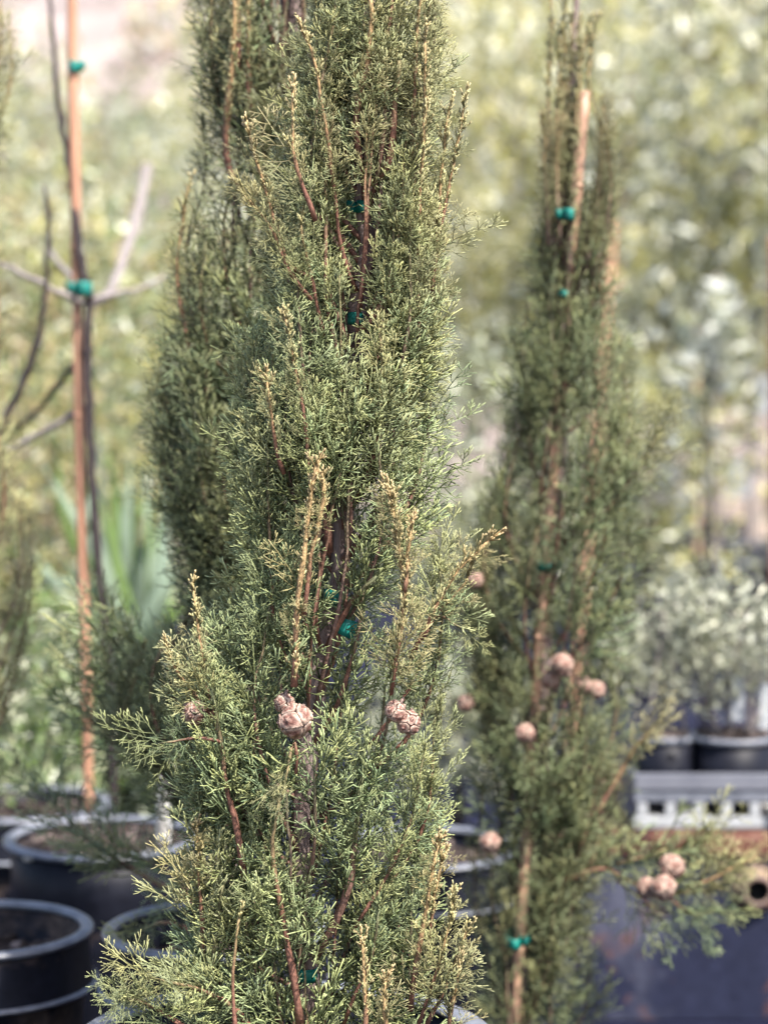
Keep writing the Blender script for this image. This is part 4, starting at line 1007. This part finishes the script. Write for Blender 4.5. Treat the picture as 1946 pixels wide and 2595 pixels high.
for i, (a, b, c, kd) in enumerate(specs + [((a[0] + g.uniform(-50, 50), a[1]), (b[0] + g.uniform(-45, 45), b[1] + g.uniform(-40, 40)), (c[0] + g.uniform(-50, 50), c[1] + g.uniform(-90, 120)), 'gbg'[j % 3]) for j, (a, b, c, _) in enumerate(specs)]):
    d = 4.6 + 0.3 * g.random(); n = 9
    base = P(330 + g.uniform(-20, 20), 1850, 4.75)
    pts = smooth_path([base, P(*a, d), P(*b, d - 0.05), P(*c, d - 0.1 * g.random())], n)
    t = np.linspace(0, 1, n); w = 0.0125 * np.clip(np.sin(np.clip(t * 0.86 + 0.14, 0, 1) * math.pi) ** 0.6, 0.05, 1) * g.uniform(.8, 1.25)
    T = np.gradient(pts, axis=0); side = np.cross(T, (g.normal(0, .4), 1, g.normal(0, .3))); side /= np.linalg.norm(side, axis=1, keepdims=True)
    nor = np.cross(side, T); nor /= np.linalg.norm(nor, axis=1, keepdims=True)
    V = np.stack([pts + side * w[:, None] , pts - nor * w[:, None] * .35, pts - side * w[:, None]], 1).reshape(-1, 3)
    F = []
    for q in range(n - 1):
        for m in range(2):
            F += [(q * 3 + m, q * 3 + m + 1, q * 3 + m + 4), (q * 3 + m, q * 3 + m + 4, q * 3 + m + 3)]
    c_ = {'g': (0.13, 0.20, 0.055), 'b': (0.22, 0.28, 0.20), 'y': (0.30, 0.34, 0.13)}[kd]
    mb = MB(); mb.add(V, np.array(F), np.array(c_) * g.uniform(.8, 1.2)); mb.build('leaf', M['blade'], fl)
pot(330, 1297, 4.75, 0.15, 0.30, 'dark pot of the strap-leaved plant, hidden behind the low bushes', zrim=0.31, group='black plastic nursery pots')
# low bushes behind the left pots
def bush(seed, px, d, w, z0, z1, cols, label, n=1500, ll=0.035, lw=0.008, spread=0.04):
    p = P(px, 1297, d)
    return leafy('low_bush', seed, (p[0], d, 0.0), w, z0, z1, 36, n, ll, lw, cols, label, 'bush', None, 0.008, 'dark_bark', spread, 3)
bush(601, 120, 4.3, 0.17, 0.25, 0.64, FRESH + SAGE + MIDGREEN, 'fresh green bush left of the orange stake foot')
bush(602, 20, 4.0, 0.15, 0.22, 0.58, FRESH + SAGE + MIDGREEN, 'small fresh green bush at the left edge behind the pots')
bush(603, 280, 4.4, 0.15, 0.22, 0.50, FRESH + SAGE + MIDGREEN, 'fresh green bush right of the orange stake foot')
bush(604, 400, 4.6, 0.16, 0.2, 0.42, SAGE + FRESH, 'grey-green bush below the strap leaves')
bush(605, 1130, 4.8, 0.20, 0.15, 0.46, SAGE + PALE, 'pale green bush seen between the centre and right cypresses')
bush(606, 20, 5.6, 0.28, 0.3, 1.25, TAN + OLIVE + MIDGREEN, 'tan feathery bush at the left edge, middle height', 2600, 0.04, 0.006, 0.05)
bush(607, 470, 5.8, 0.32, 0.3, 1.30, OLIVE + SAGE + MIDGREEN, 'olive bush behind the left cypress flank', 2400, 0.04, 0.01, 0.06)
bush(608, 160, 6.4, 0.30, 0.2, 1.20, OLIVE + TAN[:2] + MIDGREEN, 'olive-brown bush behind the bare sapling', 2400, 0.045, 0.008, 0.06)
bush(609, 1180, 6.6, 0.34, 0.2, 1.25, SAGE, 'grey-green bush right behind the centre cypress edge', 2400, 0.045, 0.011, 0.07)
bush(610, 1640, 7.0, 0.30, 0.3, 1.15, SAGE + OLIVE, 'grey-green bush behind the right flank of the right cypress', 2400, 0.045, 0.011, 0.07)
bush(611, 1790, 6.6, 0.10, 0.9, 1.30, SILVER, 'sprig of pale teal leaves at the right, above the far pots', 160, 0.09, 0.018, 0.05)

# dark conifers cut by the left edge
edge = Cypress('cypress_tree', 3.05, [(-70, -150, 30), (-60, 400, 40), (-70, 1200, 40), (-80, 2050, 44)],
    [(-200, -150, 30), (0, -160, 52), (200, -170, 60), (350, -180, 32), (600, -180, 0), (1000, -190, 25), (1250, -200, 90), (1500, -200, 110), (1650, -190, 80), (1900, -190, 20), (2250, -180, 60), (2330, -150, 30)],
    'cypress cut off by the left edge, only its flank showing', 55, False)
edge.trunk(M['bark'])
edge.fill(30, P(0, 2250, 3.05)[2], P(0, 0, 3.05)[2] - 0.1, front=0.5, lens=(0.2, 0.36), spacing=0.026, size=(1.1, 0.6), golds=(0.2, 0.7), sides=0.5)

# ================================================================== right: crate, pots with grey shrubs, frame, pipe, stones
DB = 3.62
zt_b = P(1700, 2112, DB)[2]
xb0, xb1 = P(1390, 2112, DB)[0], P(2560, 2112, DB)[0]
bx, bw, bd = (xb0 + xb1) / 2, xb1 - xb0, 0.62
bin_ = empty('steel_bin', (bx, DB + bd / 2, 0.01)); tag(bin_, 'navy painted steel bin with a rusty top edge under the grey crate', 'bin')
def bpart(nm, c, s_, m):
    mb = MB(); mb.add(*boxv(c, s_)); o = mb.build(nm, M[m], bin_, False, False)
    bv = o.modifiers.new('bevel', 'BEVEL'); bv.width = 0.004; bv.segments = 2
zl = zt_b - 0.01
bpart('front_wall', (0, -bd / 2 + 0.004, zl / 2 - 0.008), (bw, 0.008, zl - 0.012), 'navy_steel')
bpart('back_wall', (0, bd / 2 - 0.004, zl / 2), (bw, 0.008, zl - 0.05), 'navy_steel')
for sx in (-1, 1):
    bpart('side_wall', (sx * (bw / 2 - 0.004), 0, zl / 2), (0.008, bd - 0.018, zl - 0.05), 'navy_steel')
    for sy in (-1, 1):
        bpart('foot', (sx * (bw / 2 - 0.05), sy * (bd / 2 - 0.05), 0.012), (0.08, 0.08, 0.022), 'rust')
bpart('lid', (0, 0.01, zl - 0.006), (bw - 0.02, bd - 0.03, 0.011), 'rust')
bpart('top_rail', (0, -bd / 2 - 0.004, zl - 0.018), (bw + 0.012, 0.018, 0.036), 'rust')
DC = DB + 0.03
p0 = P(1606, 2096, DC); p1 = P(1960, 2096, DC)
zb_ = zt_b + 0.001; x0, x1 = p0[0], p1[0]; xc = (x0 + x1) / 2; wC = x1 - x0; dC = 0.22
KC = 0.735                                  # the crate is a small one
cr = empty('plastic_crate', (xc, DC + dC / 2, zb_)); tag(cr, 'low grey plastic crate with slotted sides holding two black pots', 'crate')
def cpart(nm, c, s, m):
    mb = MB(); mb.add(*boxv(c, s)); o = mb.build(nm, M[m], cr, False, False)
    bv = o.modifiers.new('bevel', 'BEVEL'); bv.width = 0.002; bv.segments = 2
cpart('base', (0, 0, 0.006), (wC - 0.004, dC - 0.004, 0.010), 'white_plastic')
for sy in (-1, 1):
    cpart('lower_rail', (0, sy * (dC / 2 - .006), 0.014 * KC), (wC, 0.012, 0.026 * KC), 'white_plastic')
    cpart('middle_rail', (0, sy * (dC / 2 - .0065), 0.076 * KC), (wC, 0.010, 0.030 * KC), 'pot_rim')
    cpart('upper_rail', (0, sy * (dC / 2 - .006), 0.109 * KC), (wC, 0.016, 0.034 * KC), 'grey_plastic')
    for i in range(6):
        cpart('slat', (-wC / 2 + 0.014 + i * 0.0475, sy * (dC / 2 - .007), 0.0445 * KC), (0.017, 0.009, 0.031 * KC), 'white_plastic')
for sx in (-1, 1):
    cpart('end_panel', (sx * (wC / 2 - .006), 0, 0.065 * KC), (0.010, dC - .03, 0.10 * KC), 'grey_plastic')
DP = DC + 0.10
GS = 'pale grey shrubs in the crate pots'
for i, (px, w_, sh, lab, lab2, sd) in enumerate([(1690, 0.052, 0.085, 'smaller black pot in the crate, nearer the right cypress', 'pale grey-leaved shrub in the crate beside the right cypress', 701),
                                         (1862, 0.072, 0.105, 'larger black pot in the crate at the right edge', 'pale grey-leaved shrub in the larger crate pot at the right edge', 702)]):
    hp = P(px, 1858, DP)[2] - (zb_ + 0.012)
    pt = pot(px, 1297, DP, w_, hp, lab, zrim=zb_ + 0.012 + hp, group='black pots standing in the grey crate', collar=False, soil_drop=0.008)
    p = P(px, 1297, DP)
    leafy('grey_shrub', sd, (p[0], DP, zb_ + hp), sh, 0.06, 0.28, 30, 1150, 0.022, 0.0045, PALE, lab2, 'shrub', GS, 0.004, 'grey_bark', 0.024, 4)
for i, (px, py) in enumerate([(1868, 1770), (1938, 1790)]):
    p = P(px, py, DP - 0.055); w, h = 0.010, 0.038
    V, F = boxv(p, (w * 2, 0.002, h * 2)); o = link('plant_label', mesh_np('plant_label', V, F, smooth=False), M['white_plastic'])
    tag(o, ['white label stake standing in the larger crate pot', 'white label stake at the right edge of the larger crate pot'][i], 'label', 'white labels in the crate pots')
# rusty outlet on the bin's front
pp = P(1914, 2252, DB); rr_ = 62 / PXM(DB); n = 40
off = (pp[0] - bx, -bd / 2 - 0.001, pp[2] - 0.01)
V, F = lathe([(0.018, 0.002), (0.018, -0.020), (0.022, -0.024), (0.027, -0.020), (0.029, -0.010), (rr_ - .003, -0.008), (rr_, -0.004), (rr_, 0.002)], n)
o = link('outlet_flange', mesh_np('outlet_flange', V[:, [0, 2, 1]] + off, F), M['pipe_rust'], bin_, False)
V, F = lathe([(0.0178, -0.021), (0.0178, -0.004), (0.0001, -0.004)], n)
o = link('outlet_bore', mesh_np('outlet_bore', V[:, [0, 2, 1]] + off, F), M['black'], bin_, False)
for q in range(4):
    t_ = q * math.pi / 2 + 0.7
    V, F = lathe([(0.0035, 0.0), (0.0035, -0.004), (0.0001, -0.004)], 8)
    link('bolt', mesh_np('bolt', V[:, [0, 2, 1]] + off + np.array((0.0345 * math.cos(t_), -0.0085, 0.0345 * math.sin(t_))), F), M['rust'], bin_, False)
# stones and litter on the mat
pb = P(2005, 2100, DB + 0.06)
V, F = lathe([(0.02, 0.0), (0.045, 0.004), (0.058, 0.035), (0.062, 0.04), (0.060, 0.042), (0.054, 0.036), (0.043, 0.008), (0.0001, 0.006)], 32)
o = link('plastic_bowl', mesh_np('plastic_bowl', V, F), M['stone']); o.location = (pb[0], DB + 0.06, zt_b + 0.0015); tag(o, 'beige plastic bowl beside the crate, cut off by the right edge', 'bowl')
